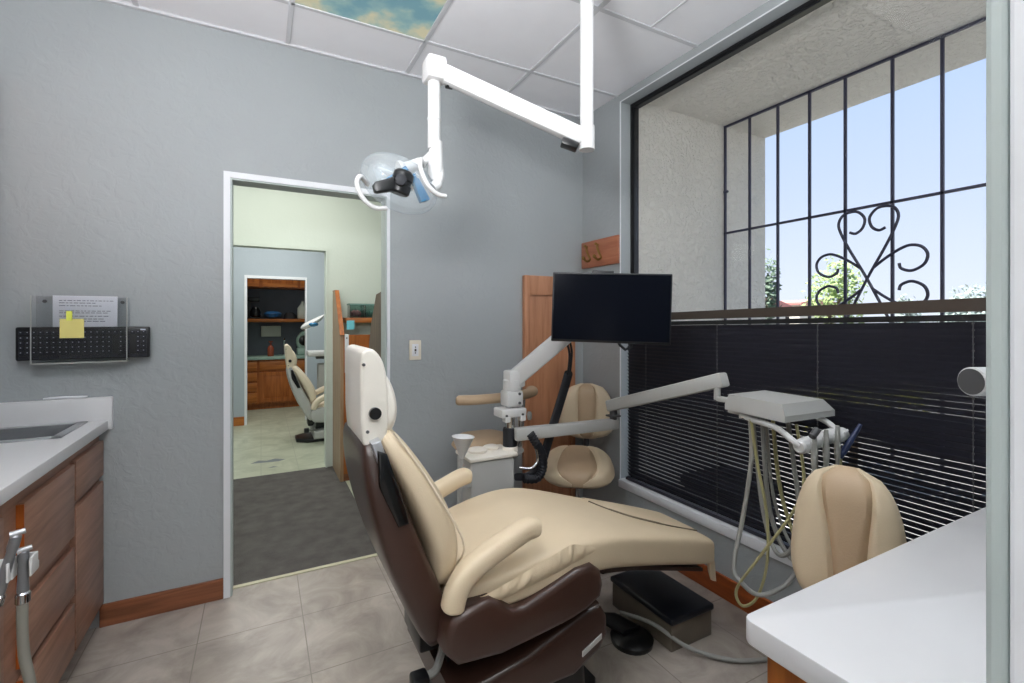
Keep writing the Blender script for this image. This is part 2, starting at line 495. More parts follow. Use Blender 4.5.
# iron grille
GX = 2.92
g = thing('window_grille', 'black wrought iron security grille with scrolls outside the window', 'grille', (GX, 1.43, .62))
bars = MB()
ys = [2.255, 2.065, 1.868, 1.67, 1.473, 1.247, 1.042, .842, .642, .442]
for y in ys: bars.box(GX - .007, GX + .007, y - .0065, y + .0065, .62, 2.715)
obj('upright_bars', bars, 'iron', g, flat=True)
for z in (2.713, 1.955, .70):
    obj('cross_rail', MB().box(GX - .007, GX + .007, .35, 2.263, z - .007, z + .007), 'iron', g, flat=True)
sc_c = (1.358, 1.561)
def GS(pts, n=7): return [(GX - .014, y, z) for (y, z) in pts]
def add_scroll(name, pts):
    mb = MB(); P = smooth_pts(GS(pts), 6)
    mb.tube(P, .0075, 8); obj(name, mb, 'iron', g)
for sgn in (1, -1):
    m = lambda dy, dz: (sc_c[0] + sgn * dy, sc_c[1] + dz)
    # tall heart stem ending in an inward curl
    add_scroll('scroll', [m(-.12, -.26), m(0, 0), m(.085, .165), m(.13, .265), m(.143, .32), m(.125, .362), m(.09, .377), m(.045, .372), m(.012, .33), m(.022, .28), m(.055, .255), m(.085, .265)])
    # side curls above and below the crossing
    for up in (1, -1):
        add_scroll('scroll', [m(dy, dz * up) for dy, dz in ((.03, .058), (.075, .095), (.118, .125), (.16, .148), (.197, .157), (.24, .143), (.264, .103), (.25, .055), (.2, .027), (.155, .042), (.146, .07))])
obj('wall_lug', MB().box(GX - .006, GX + .006, 2.25, 2.266, 2.24, 2.262).cyl((GX, 2.235, 2.25), (GX, 2.268, 2.25), .01, n=8), 'iron', g)

# trees and houses far off
def tree(name, label, x, y, z0, h, w, mat, n, leaf, group=None, seed=1, cat='tree'):
    rnd = random.Random(seed)
    t = thing(name, label, cat, (x, y, z0), group=group)
    tr = MB(); tr.tube([(x, y, z0), (x + .03 * h, y, z0 + .35 * h), (x - .02 * h, y + .02 * h, z0 + .62 * h)], [.035 * h, .025 * h, .012 * h], 8)
    for k in range(6):
        a = k * 1.05; zz = z0 + h * (.35 + .05 * k)
        tr.tube([(x, y, zz), (x + math.cos(a) * w * .25, y + math.sin(a) * w * .25, zz + .14 * h)], [.012 * h, .005 * h], 6)
    obj('trunk', tr, 'bark', t)
    cr = MB()
    blobs = [(V((rnd.uniform(-1, 1), rnd.uniform(-1, 1), rnd.uniform(-.7, 1))), rnd.uniform(.3, .55)) for _ in range(12)]
    for i in range(n):
        c, r = rnd.choice(blobs)
        d = V((rnd.gauss(0, 1), rnd.gauss(0, 1), rnd.gauss(0, 1))).normalized() * r * rnd.uniform(.5, 1.1)
        p = c * .62 + d
        q = V((x + p.x * w / 2, y + p.y * w / 2, z0 + h * .66 + p.z * h * .36))
        a = V((rnd.gauss(0, 1), rnd.gauss(0, 1), rnd.gauss(0, 1))).normalized() * leaf
        b = a.orthogonal().normalized() * leaf * .55
        cr.add([q - a, q - b, q + a, q + b], [(0, 1, 2, 3)])
    obj('crown', cr, mat, t, flat=True, fixn=False)
    return t
tree('garden_tree', 'sunlit pale green tree outside behind the grille scrolls', 15.0, 7.95, -.6, 3.75, 1.65, 'foliage', 1300, .075, seed=3)
tree('garden_tree', 'dark tree outside beside the stucco wall edge', 14.2, 9.55, -.6, 3.95, 1.1, 'foliage_dark', 1000, .09, seed=5)
tree('garden_tree', 'low grey-green treetop outside at the right end of the blind rail', 30.4, 9.7, -.6, 3.7, 2.9, 'foliage_gray', 900, .13, seed=8)
tree('garden_tree', 'smallest grey treetop outside just right of the lower scroll', 29.5, 12.0, -.6, 3.4, 1.2, 'foliage_gray', 500, .11, seed=9)
tree('shrub', 'yellow-green shrub outside, glimpsed between slats behind the instrument tray', 6.3, 3.1, -.6, 1.55, 1.5, 'foliage_yellow', 1100, .05, seed=12, cat='shrub')
def house(label, x, y, w, d, h, rh):
    t = thing('house', label, 'house', (x, y, -.6))
    obj('walls', MB().box(x - d / 2, x + d / 2, y - w / 2, y + w / 2, -.6, h), 'house_wall', t, flat=True)
    obj('roof', MB().prism([(x - d / 2 - .3, h), (x + d / 2 + .3, h), (x + d / 2 + .3, h + .15), (x, h + rh), (x - d / 2 - .3, h + .15)], 'y', y - w / 2 - .3, y + w / 2 + .3), 'house_roof', t, flat=True)
    obj('window', MB().box(x - d / 2 - .03, x - d / 2 + .02, y - .5, y + .5, h - 1.6, h - .6), 'frame_black', t, flat=True)
house('white house with red roof outside left of the pale green tree', 38.8, 22.8, 2.6, 5, 2.55, .45)
house('house outside at the foot of the stucco wall edge', 32.5, 22.6, 2.2, 4, 2.3, .7)

# ------------------------------------------------------------------ venetian blind
BX = 1.992
bl = thing('venetian_blind', 'black venetian blind with bronze head rail covering the lower window', 'blind', (BX, 1.3, WZ0))
def tilt_z(z, y):                                        # the blind hangs slightly crooked, its right end higher
    k = max(0, (z - .75) / .65)
    return z + k * (1.27 - y) * .0215
def rail(name, z0, z1, x0, x1, mat, y1=2.235):
    mb = MB(); ya, yb = WY0 + .02, y1
    q = []
    for y in (ya, yb):
        q += [(x0, y, tilt_z(z0, y)), (x1, y, tilt_z(z0, y)), (x1, y, tilt_z(z1, y)), (x0, y, tilt_z(z1, y))]
    mb.add(q, [(3, 2, 1, 0), (4, 5, 6, 7), (0, 1, 5, 4), (1, 2, 6, 5), (2, 3, 7, 6), (3, 0, 4, 7)])
    obj(name, mb, mat, bl, flat=True)
rail('head_rail', 1.351, 1.392, BX - .02, BX + .022, 'rail_bronze')
rail('second_rail', 1.321, 1.342, BX - .016, BX + .018, 'frame_black')
sl = MB(); pitch = .0212; nsl = 44; zt = 1.308
for k in range(nsl):
    zc = zt - k * pitch
    prof = []
    for j in range(5):
        s = -1 + j / 2; w = .0129
        th = math.radians(62)
        bulge = .0022 * (1 - s * s)
        # inner (room) edge up, outer edge down
        prof.append((BX + s * w * math.cos(th) + bulge * math.sin(th), -s * w * math.sin(th) + bulge * math.cos(th)))
    rows = []
    for y in (WY0 + .025, 2.228):
        rows.append([(px, y, tilt_z(zc, y) + pz) for px, pz in prof])
    vs = rows[0] + rows[1]
    sl.add(vs, [(j, j + 1, j + 6, j + 5) for j in range(4)])
obj('slats', sl, 'slat', bl, fixn=False)
for y in (2.06, 1.575, 1.10, .63):
    c = MB(); c.cyl((BX - .0135, y, WZ0 + .02), (BX - .0135, y, tilt_z(1.33, y)), .0013, n=6)
    for k in range(nsl):
        z = tilt_z(zt - k * pitch, y)
        c.box(BX - .0155, BX - .0125, y - .003, y + .003, z + .004, z + .009)
    obj('ladder_cord', c, 'charcoal', bl)
rail('bottom_rail', WZ0 + .004, WZ0 + .02, BX - .012, BX + .012, 'slat')

# ------------------------------------------------------------------ dental chairs
def seat_section(st, x, y):
    """height of the upholstery's upper surface"""
    for a, b in zip(st, st[1:]):
        if a[0] <= x <= b[0]:
            t = (x - a[0]) / (b[0] - a[0]); s = [a[i] + (b[i] - a[i]) * t for i in range(5)]
            yc, hy = (s[3] + s[4]) / 2, (s[4] - s[3]) / 2
            k = min(.999, abs((y - yc) / hy)); zc, hz = (s[1] + s[2]) / 2, (s[1] - s[2]) / 2
            return zc + hz * (1 - k ** 6.5) ** (1 / 6.5)
    return st[-1][2]

def dental_chair(label, loc, mats, lean=0.0, drop=0.0):
    """built about the foot of its base; +x points from head to feet"""
    SH, CU, WH, MAIN = mats
    t = thing('dental_chair', label, 'dental chair', loc)
    ox, oy = .85, 1.47
    def L(p): return V((p[0] - ox, p[1] - oy, p[2]))
    def sh(mb, rot=False):
        for i, p in enumerate(mb.v):
            q = V((p.x, p.y, p.z))
            if rot and lean:
                pv = V((.47, 0, .56)); c, s = math.cos(lean), math.sin(lean)
                dx, dz = q.x - pv.x, q.z - pv.z
                q.x, q.z = pv.x + dx * c - dz * s, pv.z + dx * s + dz * c
            if p.z > .19 and drop: q.z -= drop
            mb.v[i] = q - V((ox, oy, 0))
        return mb
    def part(name, mb, mat, rot=False, **k): return obj(name, sh(mb, rot), mat, t, local=True, **k)
    ex, ey, ez = V((1, 0, 0)), V((0, 1, 0)), V((0, 0, 1))
    # floor plate and lift column
    part('base_plate', MB().prism([(.30, 1.36), (.40, 1.28), (1.0, 1.28), (1.08, 1.38), (1.08, 1.56), (1.0, 1.66), (.40, 1.66), (.30, 1.58)], 'z', 0, .035, .008), 'black_plastic')
    part('lift_column', MB().prism([(.52, .03), (1.0, .03), (.985, .22), (.56, .25)], 'y', 1.32, 1.62, .02), 'black_plastic')
    part('lower_skirt', MB().prism([(.47, .21), (.88, .205), (.985, .255), (1.015, .30), (1.012, .36), (.985, .405), (.93, .40), (.84, .372), (.70, .325), (.47, .29)], 'y', 1.225, 1.715, .022), SH)
    part('lift_linkage', MB().beam((.55, 1.33, .26), (.88, 1.33, .45), .04, .06).beam((.55, 1.61, .26), (.88, 1.61, .45), .04, .06).box(.5, .85, 1.36, 1.58, .27, .42), 'black_plastic')
    part('linkage_bolt', MB().cyl((.655, 1.30, .345), (.655, 1.34, .345), .011, n=12), 'chrome')
    # seat casting with the dipped upper edge
    prof = [(.434, .44), (.436, .50), (.455, .535), (.52, .552), (.568, .558), (.603, .535), (.64, .508), (.675, .506), (.768, .536), (.86, .566), (.92, .568), (.955, .54), (.965, .495), (.955, .456), (.90, .43), (.848, .416), (.722, .40), (.603, .388), (.47, .40)]
    part('seat_casting', MB().prism(prof, 'y', 1.185, 1.755, .022), SH)
    # upholstery: seat and leg rest in one run
    S = [(.462, .555, .50, 1.27, 1.67), (.50, .585, .48, 1.235, 1.705), (.60, .605, .485, 1.215, 1.75), (.76, .635, .50, 1.207, 1.775),
         (.88, .648, .515, 1.205, 1.775), (.98, .636, .51, 1.212, 1.765), (1.08, .612, .485, 1.232, 1.73), (1.20, .578, .452, 1.25, 1.695),
         (1.40, .524, .400, 1.272, 1.65), (1.53, .484, .364, 1.282, 1.63), (1.605, .458, .350, 1.288, 1.62), (1.628, .44, .36, 1.298, 1.608)]
    st = [(V((a, (c0 + c1) / 2, (zt + zb) / 2)), ey, ez, (c1 - c0) / 2, (zt - zb) / 2) for a, zt, zb, c0, c1 in S]
    u = MB().loft(st, 36, 6.5)
    seat = part('seat_cushion', u, CU, sub=2)
    if MAIN:
        # gathered hem of the fabric cover above the casting
        hem = MB(); nx, nz_ = 130, 9
        for i in range(nx + 1):
            x = .545 + (.95 - .545) * i / nx
            zt_ = .572 + .10 * min(1, max(0, (x - .48) / .36)) - .03 * max(0, (x - .86) / .1) - .034
            zb_ = .528 + .065 * max(0, (x - .56)) / .4
            for j in range(nz_ + 1):
                k = j / nz_
                ph = x * 120 + k * 2.2 + 1.5 * math.sin(x * 23)
                amp = .0046 * math.sin(PI * i / nx) ** .5 * math.sin(PI * min(1, k * 1.15)) * (.55 + .45 * math.sin(x * 31))
                hem.v.append(V((x + .006 * k, 1.2065 - (.003 + .005 * math.sin(PI * i / nx)) * math.sin(PI * k) + .012 * (1 - math.sin(PI * i / nx) ** .35) - amp * (math.sin(ph) + .5 * math.sin(ph * 1.9 + 1)), zt_ + (zb_ - zt_) * k)))
        hem.f += [(i * (nz_ + 1) + j, i * (nz_ + 1) + j + 1, (i + 1) * (nz_ + 1) + j + 1, (i + 1) * (nz_ + 1) + j) for i in range(nx) for j in range(nz_)]
        part('gathered_hem', hem, CU, angle=180)
        seam = smooth_pts([(x, y, seat_section(S, x, y) + .002) for x, y in ((1.215, 1.60), (1.235, 1.54), (1.265, 1.49), (1.31, 1.44), (1.38, 1.40), (1.46, 1.375), (1.60, 1.372))], 6)
        part('toe_cover_edge', MB().tube(seam, [.003] * 10 + [.0045] * (len(seam) - 20) + [.003] * 10, 8), 'seam_dark')
        cov = MB(); rows = []
        sk_ = [(1.215, 1.60), (1.235, 1.54), (1.265, 1.49), (1.31, 1.44), (1.38, 1.40), (1.46, 1.375), (1.60, 1.372)]
        for i in range(15):
            x = 1.218 + (1.60 - 1.218) * i / 14
            ysm = 1.372
            for (xa, ya_), (xb, yb_) in zip(sk_, sk_[1:]):
                if xa <= x <= xb: ysm = ya_ + (yb_ - ya_) * (x - xa) / (xb - xa)
            ye = 1.655 - (x - 1.215) * .14
            rows.append([(x, ysm + (ye - ysm) * j / 8, seat_section(S, x, ysm + (ye - ysm) * j / 8) + .0045 * min(1, j / 1.0 + .3)) for j in range(9)])
        cov.add([q for r in rows for q in r], [(i * 9 + j, i * 9 + j + 1, (i + 1) * 9 + j + 1, (i + 1) * 9 + j) for i in range(14) for j in range(8)])
        part('toe_cover', cov, CU)
        part('toe_flap', MB().prism([(1.592, .362), (1.622, .362), (1.632, .275), (1.612, .283), (1.598, .32)], 'y', 1.30, 1.318, .004), CU)
        part('leg_rest_plate', MB().prism([(1.0, .485), (1.2, .447), (1.55, .352), (1.55, .338), (1.2, .43), (1.0, .465)], 'y', 1.30, 1.60), 'brown_plastic')
        part('name_plate', MB().prism([(.905, .262), (.982, .297), (.982, .313), (.905, .279)], 'y', 1.2215, 1.2255), 'gray_plastic')
    # back rest
    def run(pts, hw, hh, pw):
        st = []
        for i, (x, z) in enumerate(pts):
            a = V((pts[max(i - 1, 0)][0], 0, pts[max(i - 1, 0)][1])); b = V((pts[min(i + 1, len(pts) - 1)][0], 0, pts[min(i + 1, len(pts) - 1)][1]))
            tg = (b - a).normalized(); nn = ey.cross(tg)
            st.append((V((x, oy, z)), ey, nn, hw[i], hh[i]))
        return MB().loft(st, 28, pw)
    part('back_shell', run([(.452, .40), (.44, .445), (.408, .55), (.358, .66), (.312, .79), (.283, .90), (.268, .985), (.262, 1.02)],
                           [.19, .215, .225, .228, .222, .21, .19, .165], [.02, .046, .058, .058, .052, .046, .036, .018], 6), SH, rot=True, sub=1)
    part('back_cushion', run([(.452, .555), (.462, .60), (.468, .665), (.452, .74), (.412, .83), (.364, .915), (.318, .99), (.292, 1.04)],
                             [.17, .205, .228, .232, .228, .215, .198, .165], [.018, .036, .046, .056, .052, .046, .038, .016], 3.6), CU, rot=True, sub=2)
    if MAIN:
        part('cushion_piping', MB().tube(smooth_pts([(.318, 1.282, 1.03), (.386, 1.262, .93), (.443, 1.243, .83), (.494, 1.238, .735), (.508, 1.25, .675), (.49, 1.29, .615)], 5), .0032, 6), 'cream_light', rot=True)
    part('side_recess', MB().prism([(.268, .995), (.292, .985), (.345, .82), (.352, .79), (.322, .785), (.272, .90)], 'y', 1.243, 1.26, .006), 'black_gloss', rot=True)
    # head rest on its bar
    part('headrest_bar', MB().beam((.30, oy, .93), (.262, oy, 1.06), .09, .022, .004), 'steel', rot=True)
    part('headrest_clip', MB().prism([(.255, 1.012), (.278, 1.02), (.295, .965), (.272, .957)], 'y', 1.255, 1.30, .004), 'steel', rot=True)
    hp = [(.272 + (x - .239) * .82, z - .004) for x, z in [(.206, 1.0), (.238, 1.0), (.272, 1.008), (.284, 1.05), (.283, 1.16), (.268, 1.225), (.236, 1.26), (.204, 1.258), (.194, 1.23), (.194, 1.13), (.196, 1.06)]]
    sh_ = part('headrest_shell', MB().prism(smooth_closed(hp), 'y', 1.305, 1.575, .026, 5), WH, rot=True, angle=75)
    kb = obj('release_knob', sh(MB().cyl((.272, 1.292, 1.084), (.272, 1.32, 1.084), .016, n=20), True), 'black_plastic', sh_, local=True)
    for sx_, sz_ in ((.243, 1.216), (.253, 1.035)): obj('screw', sh(MB().cyl((sx_, 1.301, sz_), (sx_, 1.31, sz_), .0045, n=10), True), 'charcoal', sh_, local=True)
    part('headrest_cushion', run([(.300, 1.005), (.311, 1.03), (.317, 1.075), (.312, 1.125), (.301, 1.17), (.290, 1.20)],
                                 [.12, .15, .16, .158, .145, .11], [.012, .028, .034, .032, .024, .008], 3.4), WH if MAIN else CU, rot=True, sub=2)
    # arm rests
    for ya in (1.222, 1.742):
        P = smooth_pts([(.462, ya, .535), (.475, ya, .585), (.507, ya, .628), (.565, ya, .662), (.64, ya, .694), (.70, ya, .716), (.738, ya, .714)], 5)
        n = len(P)
        a = part('armrest', MB().loft([(P[i], ey, (P[min(i + 1, n - 1)] - P[max(i - 1, 0)]).normalized().cross(ey), .034 * (.55 if i in (0, n - 1) else 1), (.032 if i < n - 3 else .027) * (.5 if i in (0, n - 1) else 1), 2.6) for i in range(n)], 20), CU, sub=1)
        obj('arm_post', sh(MB().tube([(.472, ya, .44), (.468, ya, .56)], .011, 10)), 'chrome', a, local=True)
        if ya > 1.5: obj('arm_stay', sh(MB().tube([(.63, ya - .01, .50), (.61, ya, .67)], .010, 8)), 'steel', a, local=True)
    part('pivot_bracket', MB().box(.42, .50, 1.38, 1.56, .33, .42, .01), 'black_plastic')
    part('rear_foot', MB().box(.375, .425, 1.29, 1.34, .275, .325, .008), 'black_plastic')
    part('rear_cable', MB().tube(smooth_pts([(.425, 1.33, .30), (.46, 1.34, .305), (.50, 1.38, .36)], 5), .012, 8), 'hose_gray')
    return t

dental_chair('large cream dental chair with dark brown shell in the middle of the room', (.85, 1.47, 0), ('brown_plastic', 'cream', 'warm_white', True))
dental_chair('small distant dental chair with pale shell, seen through both doorways', (.89, 5.78, 0), ('gray_plastic', 'cream_light', 'cream_light', False), lean=.07, drop=.17)

# foot box, pedal and hose on the floor
fb = thing('step_box', 'low box with black padded top on floor under chair leg rest', 'box', (1.57, 1.55, 0))
obj('box_body', MB().box(1.455, 1.69, 1.372, 1.735, 0, .108, .004), 'box_side', fb)
obj('padded_top', MB().box(1.447, 1.698, 1.362, 1.745, .108, .136, .010, 3), 'navy_top', fb)
fp = thing('foot_pedal', 'black foot pedal lying beside the low black-topped box', 'pedal', (1.33, 1.5, 0))
obj('pedal_disc', MB().lathe([(.02, 0), (.085, 0), (.088, .02), (.07, .035), (.03, .04), (.001, .04)], (1.362, 1.50, 0), n=28), 'black_plastic', fp)
obj('pedal_arm', MB().loft([((1.362, 1.50, .045), (1, 0, 0), (0, 0, 1), .05, .012), ((1.32, 1.60, .055), (1, 0, 0), (0, 0, 1), .045, .016), ((1.24, 1.66, .05), (1, 0, 0), (0, 0, 1), .05, .014)], 16, 3), 'black_plastic', fp)
tag(obj('floor_hose', MB().tube(smooth_pts([(1.37, 1.58, .075), (1.42, 1.44, .09), (1.50, 1.33, .035), (1.62, 1.22, .012), (1.78, 1.14, .012), (1.93, 1.02, .012)], 8), .008, 10), 'hose_gray'),
    'grey hose running over the floor from pedal to window wall', 'hose')

# ------------------------------------------------------------------ chairside unit: cuspidor box, post and arms
_obj = obj
def obj(name, mb, mat, parent=None, **k):
    for q in mb.v: q.x += .05
    return _obj(name, mb, mat, parent, **k)
un = thing('dental_unit', 'white chairside unit with post and jointed arms behind the chair', 'dental unit', (.98 + .05, 2.12, 0))
obj('cabinet_box', MB().prism([(.812, .17), (1.045, .17), (1.045, .655), (1.03, .675), (.818, .675), (.812, .655)], 'y', 2.03, 2.21, .012), 'gray_plastic', un)
obj('top_deck', MB().box(.805, 1.06, 2.02, 2.212, .672, .69, .006).lathe([(.045, 0), (.05, .012), (.04, .016), (.001, .012)], (.89, 2.13, .69)).lathe([(.035, 0), (.04, .012), (.03, .016), (.001, .012)], (.975, 2.15, .69)), 'warm_white', un)
obj('pedestal', MB().box(.90, .98, 2.05, 2.13, 0, .18, .006).box(.84, 1.04, 2.03, 2.15, 0, .02, .004), 'charcoal', un)
obj('chrome_post', MB().cyl((1.055, 2.10, .66), (1.055, 2.10, .93), .023, n=20), 'chrome', un)
obj('black_sleeve', MB().lathe([(.03, 0), (.036, .015), (.036, .095), (.033, .105)], (1.055, 2.10, .692), n=24), 'black_rubber', un)
obj('collar', MB().lathe([(.036, 0), (.04, .006), (.04, .028), (.036, .034)], (1.055, 2.10, .672), n=24), 'warm_white', un)
cl = obj('clamp', MB().box(.985, 1.125, 2.05, 2.15, .855, .898, .008).box(1.0, 1.03, 2.04, 2.08, .835, .862, .006).box(1.085, 1.115, 2.04, 2.08, .835, .862, .006), 'white_plastic', un)
for q_ in (1.01, 1.10): obj('clamp_screw', MB().cyl((q_, 2.045, .868), (q_, 2.052, .868), .006, n=10), 'charcoal', cl)
hb = obj('swivel_head', MB().box(1.02, 1.11, 2.055, 2.145, .905, .985, .012).lathe([(.045, 0), (.045, .05), (.04, .055)], (1.065, 2.10, .985)), 'white_plastic', un)
for q_ in (.925, .97): obj('head_screw', MB().cyl((1.085, 2.05, q_), (1.085, 2.057, q_), .007, n=10), 'charcoal', hb)
obj('monitor_arm', MB().box(1.033, 1.125, 2.06, 2.14, 1.0, 1.085, .012).beam((1.085, 2.10, 1.045), (1.35, 1.99, 1.285), .07, .085, .010), 'white_plastic', un)
obj('lower_arm', MB().beam((1.06, 2.06, .770), (1.66, 2.00, .775), .05, .064, .010, h1=.056), 'gray_plastic', un)
obj('elbow', MB().cyl((1.635, 2.0, .79), (1.635, 2.0, .86), .02, n=18).box(1.605, 1.665, 1.97, 2.03, .815, .824, .003), 'charcoal', un)
obj('upper_arm', MB().beam((1.632, 2.03, .868), (1.672, 1.33, 1.088), .055, .062, .010, h1=.062), 'gray_plastic', un)
obj('arm_knuckle', MB().cyl((1.66, 1.36, 1.00), (1.66, 1.36, 1.05), .014, n=14).beam((1.66, 1.36, 1.005), (1.68, 1.25, 1.0), .03, .02, .004), 'gray_plastic', un)
obj('cable_sleeve', MB().loft([(p, (1, 0, 0), (0, .35, .94), .026, .018, 2.5) for p in smooth_pts([(1.355, 2.02, 1.06), (1.335, 2.03, .98), (1.29, 2.05, .82), (1.245, 2.06, .68), (1.21, 2.07, .58), (1.14, 2.08, .545), (1.09, 2.08, .55)], 5)], 14), 'black_rubber', un)
obj('ribbed_hose', MB().tube(smooth_pts([(1.13, 2.03, .775), (1.16, 2.03, .73), (1.20, 2.03, .665), (1.205, 2.03, .59), (1.17, 2.03, .545), (1.10, 2.04, .55)], 8), [.021 + (.0025 if i % 2 else -.001) for i in range(41)], 12), 'black_rubber', un)
obj('thin_cables', MB().tube(smooth_pts([(1.325, 2.0, 1.24), (1.348, 2.0, 1.16), (1.35, 2.02, 1.05)], 6), .006, 8).tube(smooth_pts([(1.345, 2.0, 1.24), (1.362, 2.0, 1.17), (1.362, 2.02, 1.05)], 6), .006, 8), 'black_rubber', un)
obj('chrome_bend', MB().tube(smooth_pts([(1.09, 2.06, .60), (1.14, 2.03, .60), (1.175, 2.03, .635), (1.165, 2.03, .70)], 6), .008, 10), 'chrome', un)
fn = obj('suction_funnel', MB().lathe([(.007, 0), (.010, .012), (.049, .105), (.052, .108), (.047, .105), (.006, .012)], (.755, 2.0, .70), (.06, -.02, 1), n=28), 'white_plastic', un)
obj('funnel_rod', MB().tube([(.755, 2.0, .71), (.75, 2.01, .60), (.755, 2.02, .46)], .010, 10).box(.745, .815, 2.02, 2.05, .56, .59, .004), 'gray_plastic', fn)

obj = _obj

# monitor
TL, TR, BLc = V((1.202, 1.853, 1.561)), V((1.64, 1.539, 1.545)), V((1.193, 1.857, 1.239))
ux = (TR - TL); W = ux.length; ux.normalize()
nz = ux.cross(V((0, 0, 1))).normalized(); nz = nz if nz.y < 0 else -nz
uz = nz.cross(ux); uz = uz if uz.z > 0 else -uz
H = .322
Cm = TL + ux * W / 2 - uz * H / 2
MM = Matrix((ux.to_4d(), (-nz).to_4d(), uz.to_4d(), (0, 0, 0, 1))).transposed(); MM[3] = (0, 0, 0, 1)
for i in range(3): MM[i][3] = 0
MM = Matrix.Translation(Cm) @ MM
mo = thing('monitor', 'switched-off black flat monitor on the white arm', 'monitor', tuple(Cm))
obj('housing', MB().box(-W / 2, W / 2, .0, .022, -H / 2, H / 2, .004, M=MM).box(-W / 2 + .08, W / 2 - .08, .02, .045, -H / 2 + .05, H / 2 - .05, .012, M=MM), 'black_plastic', mo)
obj('screen', MB().box(-W / 2 + .007, W / 2 - .007, -.0015, .004, -H / 2 + .012, H / 2 - .007, M=MM), 'screen', mo)
obj('mount_plate', MB().box(-.06, .06, .044, .07, -.06, .06, .006, M=MM).box(-.145, -.05, .05, .075, -.13, .0, .006, M=MM), 'black_plastic', mo)
obj('webcam', MB().box(-.09, .01, .004, .03, H / 2 - .01, H / 2 + .011, .005, M=MM), 'black_plastic', mo)
obj('power_cable', MB().tube([MM @ V(p) for p in ((.02, .035, -H / 2 + .04), (.05, .04, -H / 2 - .01), (.075, .045, -H / 2 - .03), (.10, .04, -H / 2 - .015), (.10, .03, -H / 2 + .03))], .007, 8), 'black_rubber', mo)

# ------------------------------------------------------------------ delivery tray with handpieces
_obj = obj
def obj(name, mb, mat, parent=None, **k):
    for q in mb.v: q.x += .014
    return _obj(name, mb, mat, parent, **k)
dt = thing('delivery_tray', 'white instrument tray head hanging in front of the blind', 'instrument tray', (1.74, 1.14, .90))
tp = MB()
q0 = [(1.60, 1.01, .985), (1.86, 1.0, .985), (1.895, 1.262, .985), (1.635, 1.272, .985)]
q0 = [V(a) for a in ((1.598, 1.006, .978), (1.882, .992, .978), (1.90, 1.275, .978), (1.634, 1.275, .978))]
q1 = [V(a) for a in ((1.605, 1.019, 1.04), (1.848, 1.016, 1.04), (1.868, 1.262, 1.04), (1.641, 1.262, 1.04))]
qm = [V((a.x, a.y, 1.0)) for a in q0]
tp.add(q0 + qm + q1, [(0, 1, 2, 3), (0, 1, 5, 4), (1, 2, 6, 5), (2, 3, 7, 6), (3, 0, 4, 7), (4, 5, 9, 8), (5, 6, 10, 9), (6, 7, 11, 10), (7, 4, 8, 11), (8, 9, 10, 11)])
obj('tray_body', tp, 'gray_plastic', dt, angle=20)
obj('tray_bracket', MB().box(1.68, 1.80, 1.17, 1.30, .955, .98, .006).cyl((1.655, 1.22, .95), (1.655, 1.22, .98), .006, n=8), 'gray_plastic', dt)
for pts in ([(1.66, 1.22, .965), (1.645, 1.16, .955), (1.625, 1.06, .95), (1.61, .995, .925), (1.615, .965, .905)],
            [(1.845, 1.06, .98), (1.85, 1.0, .955), (1.855, .965, .925)]):
    obj('holder_arm', MB().tube(smooth_pts(pts, 5), .011, 10), 'white_plastic', dt)
HB = []
for i, (x, z) in enumerate(((1.645, .905), (1.715, .912), (1.785, .918), (1.85, .915))):
    HB.append((x, .965, z))
    obj('instrument_holder', MB().lathe([(.018, -.036), (.024, -.03), (.026, 0), (.024, .03), (.016, .034)], (x, .965, z), (1, 0, .1), n=20).tube([(x - .005, .945, z - .018), (x - .005, .938, z + .016), (x + .016, .942, z + .022)], .005, 8), 'white_plastic', dt)
def handpiece(label, i, mat, hose, hmat, hr, lean=(0, 0), head=None):
    x, y, z = HB[i]; y -= .032
    t = thing('handpiece', label, 'handpiece', (x, y, z), group='handpieces on the tray')
    top = V((x + lean[0], y + lean[1], z + .045)); bot = V((x - lean[0] * .6, y - lean[1] * .6, z - .075))
    obj('barrel', MB().tube([bot, bot.lerp(top, .3), bot.lerp(top, .75), top], [.008, .011, .009, .007], 12), mat, t)
    if head: obj('head', MB().cyl(top + V((-.014, 0, -.008)), top + V((.016, 0, .012)), .012, n=14), head, t)
    P = [bot] + [V(p) for p in hose]
    obj('supply_hose', MB().tube(smooth_pts(P, 7), hr, 8), hmat, t)
handpiece('handpiece with grey angled head at the near end of the row', 0, 'hose_gray', [(1.64, .955, .72), (1.66, 1.02, .52), (1.69, 1.1, .47), (1.70, 1.16, .62), (1.70, 1.20, .96)], 'hose_gray', .008, head='charcoal')
handpiece('second handpiece along the tray row, on a straight grey hose', 1, 'hose_gray', [(1.715, .94, .72), (1.725, .98, .50), (1.75, 1.08, .44), (1.745, 1.16, .60), (1.745, 1.19, .96)], 'hose_gray', .0085)
handpiece('third handpiece along the tray row, on a yellowish hose', 2, 'hose_gray', [(1.785, .94, .72), (1.79, 1.0, .50), (1.79, 1.09, .46), (1.785, 1.17, .64), (1.785, 1.2, .96)], 'hose_gray', .0065)
handpiece('syringe with dark blue tip at the far end of the tray row', 3, 'blue_tip', [(1.82, .95, .76), (1.81, 1.0, .52), (1.82, 1.09, .48), (1.83, 1.17, .66), (1.825, 1.2, .96)], 'hose_yellow', .0075, lean=(.045, -.02))
obj('hanging_hose', MB().tube(smooth_pts([(1.672, 1.19, .958), (1.665, 1.18, .80), (1.645, 1.20, .58), (1.615, 1.22, .38), (1.61, 1.18, .33), (1.65, 1.13, .30), (1.74, 1.08, .35), (1.80, 1.06, .46), (1.80, 1.08, .66), (1.795, 1.12, .96)], 8), .0085, 10), 'hose_gray', dt)
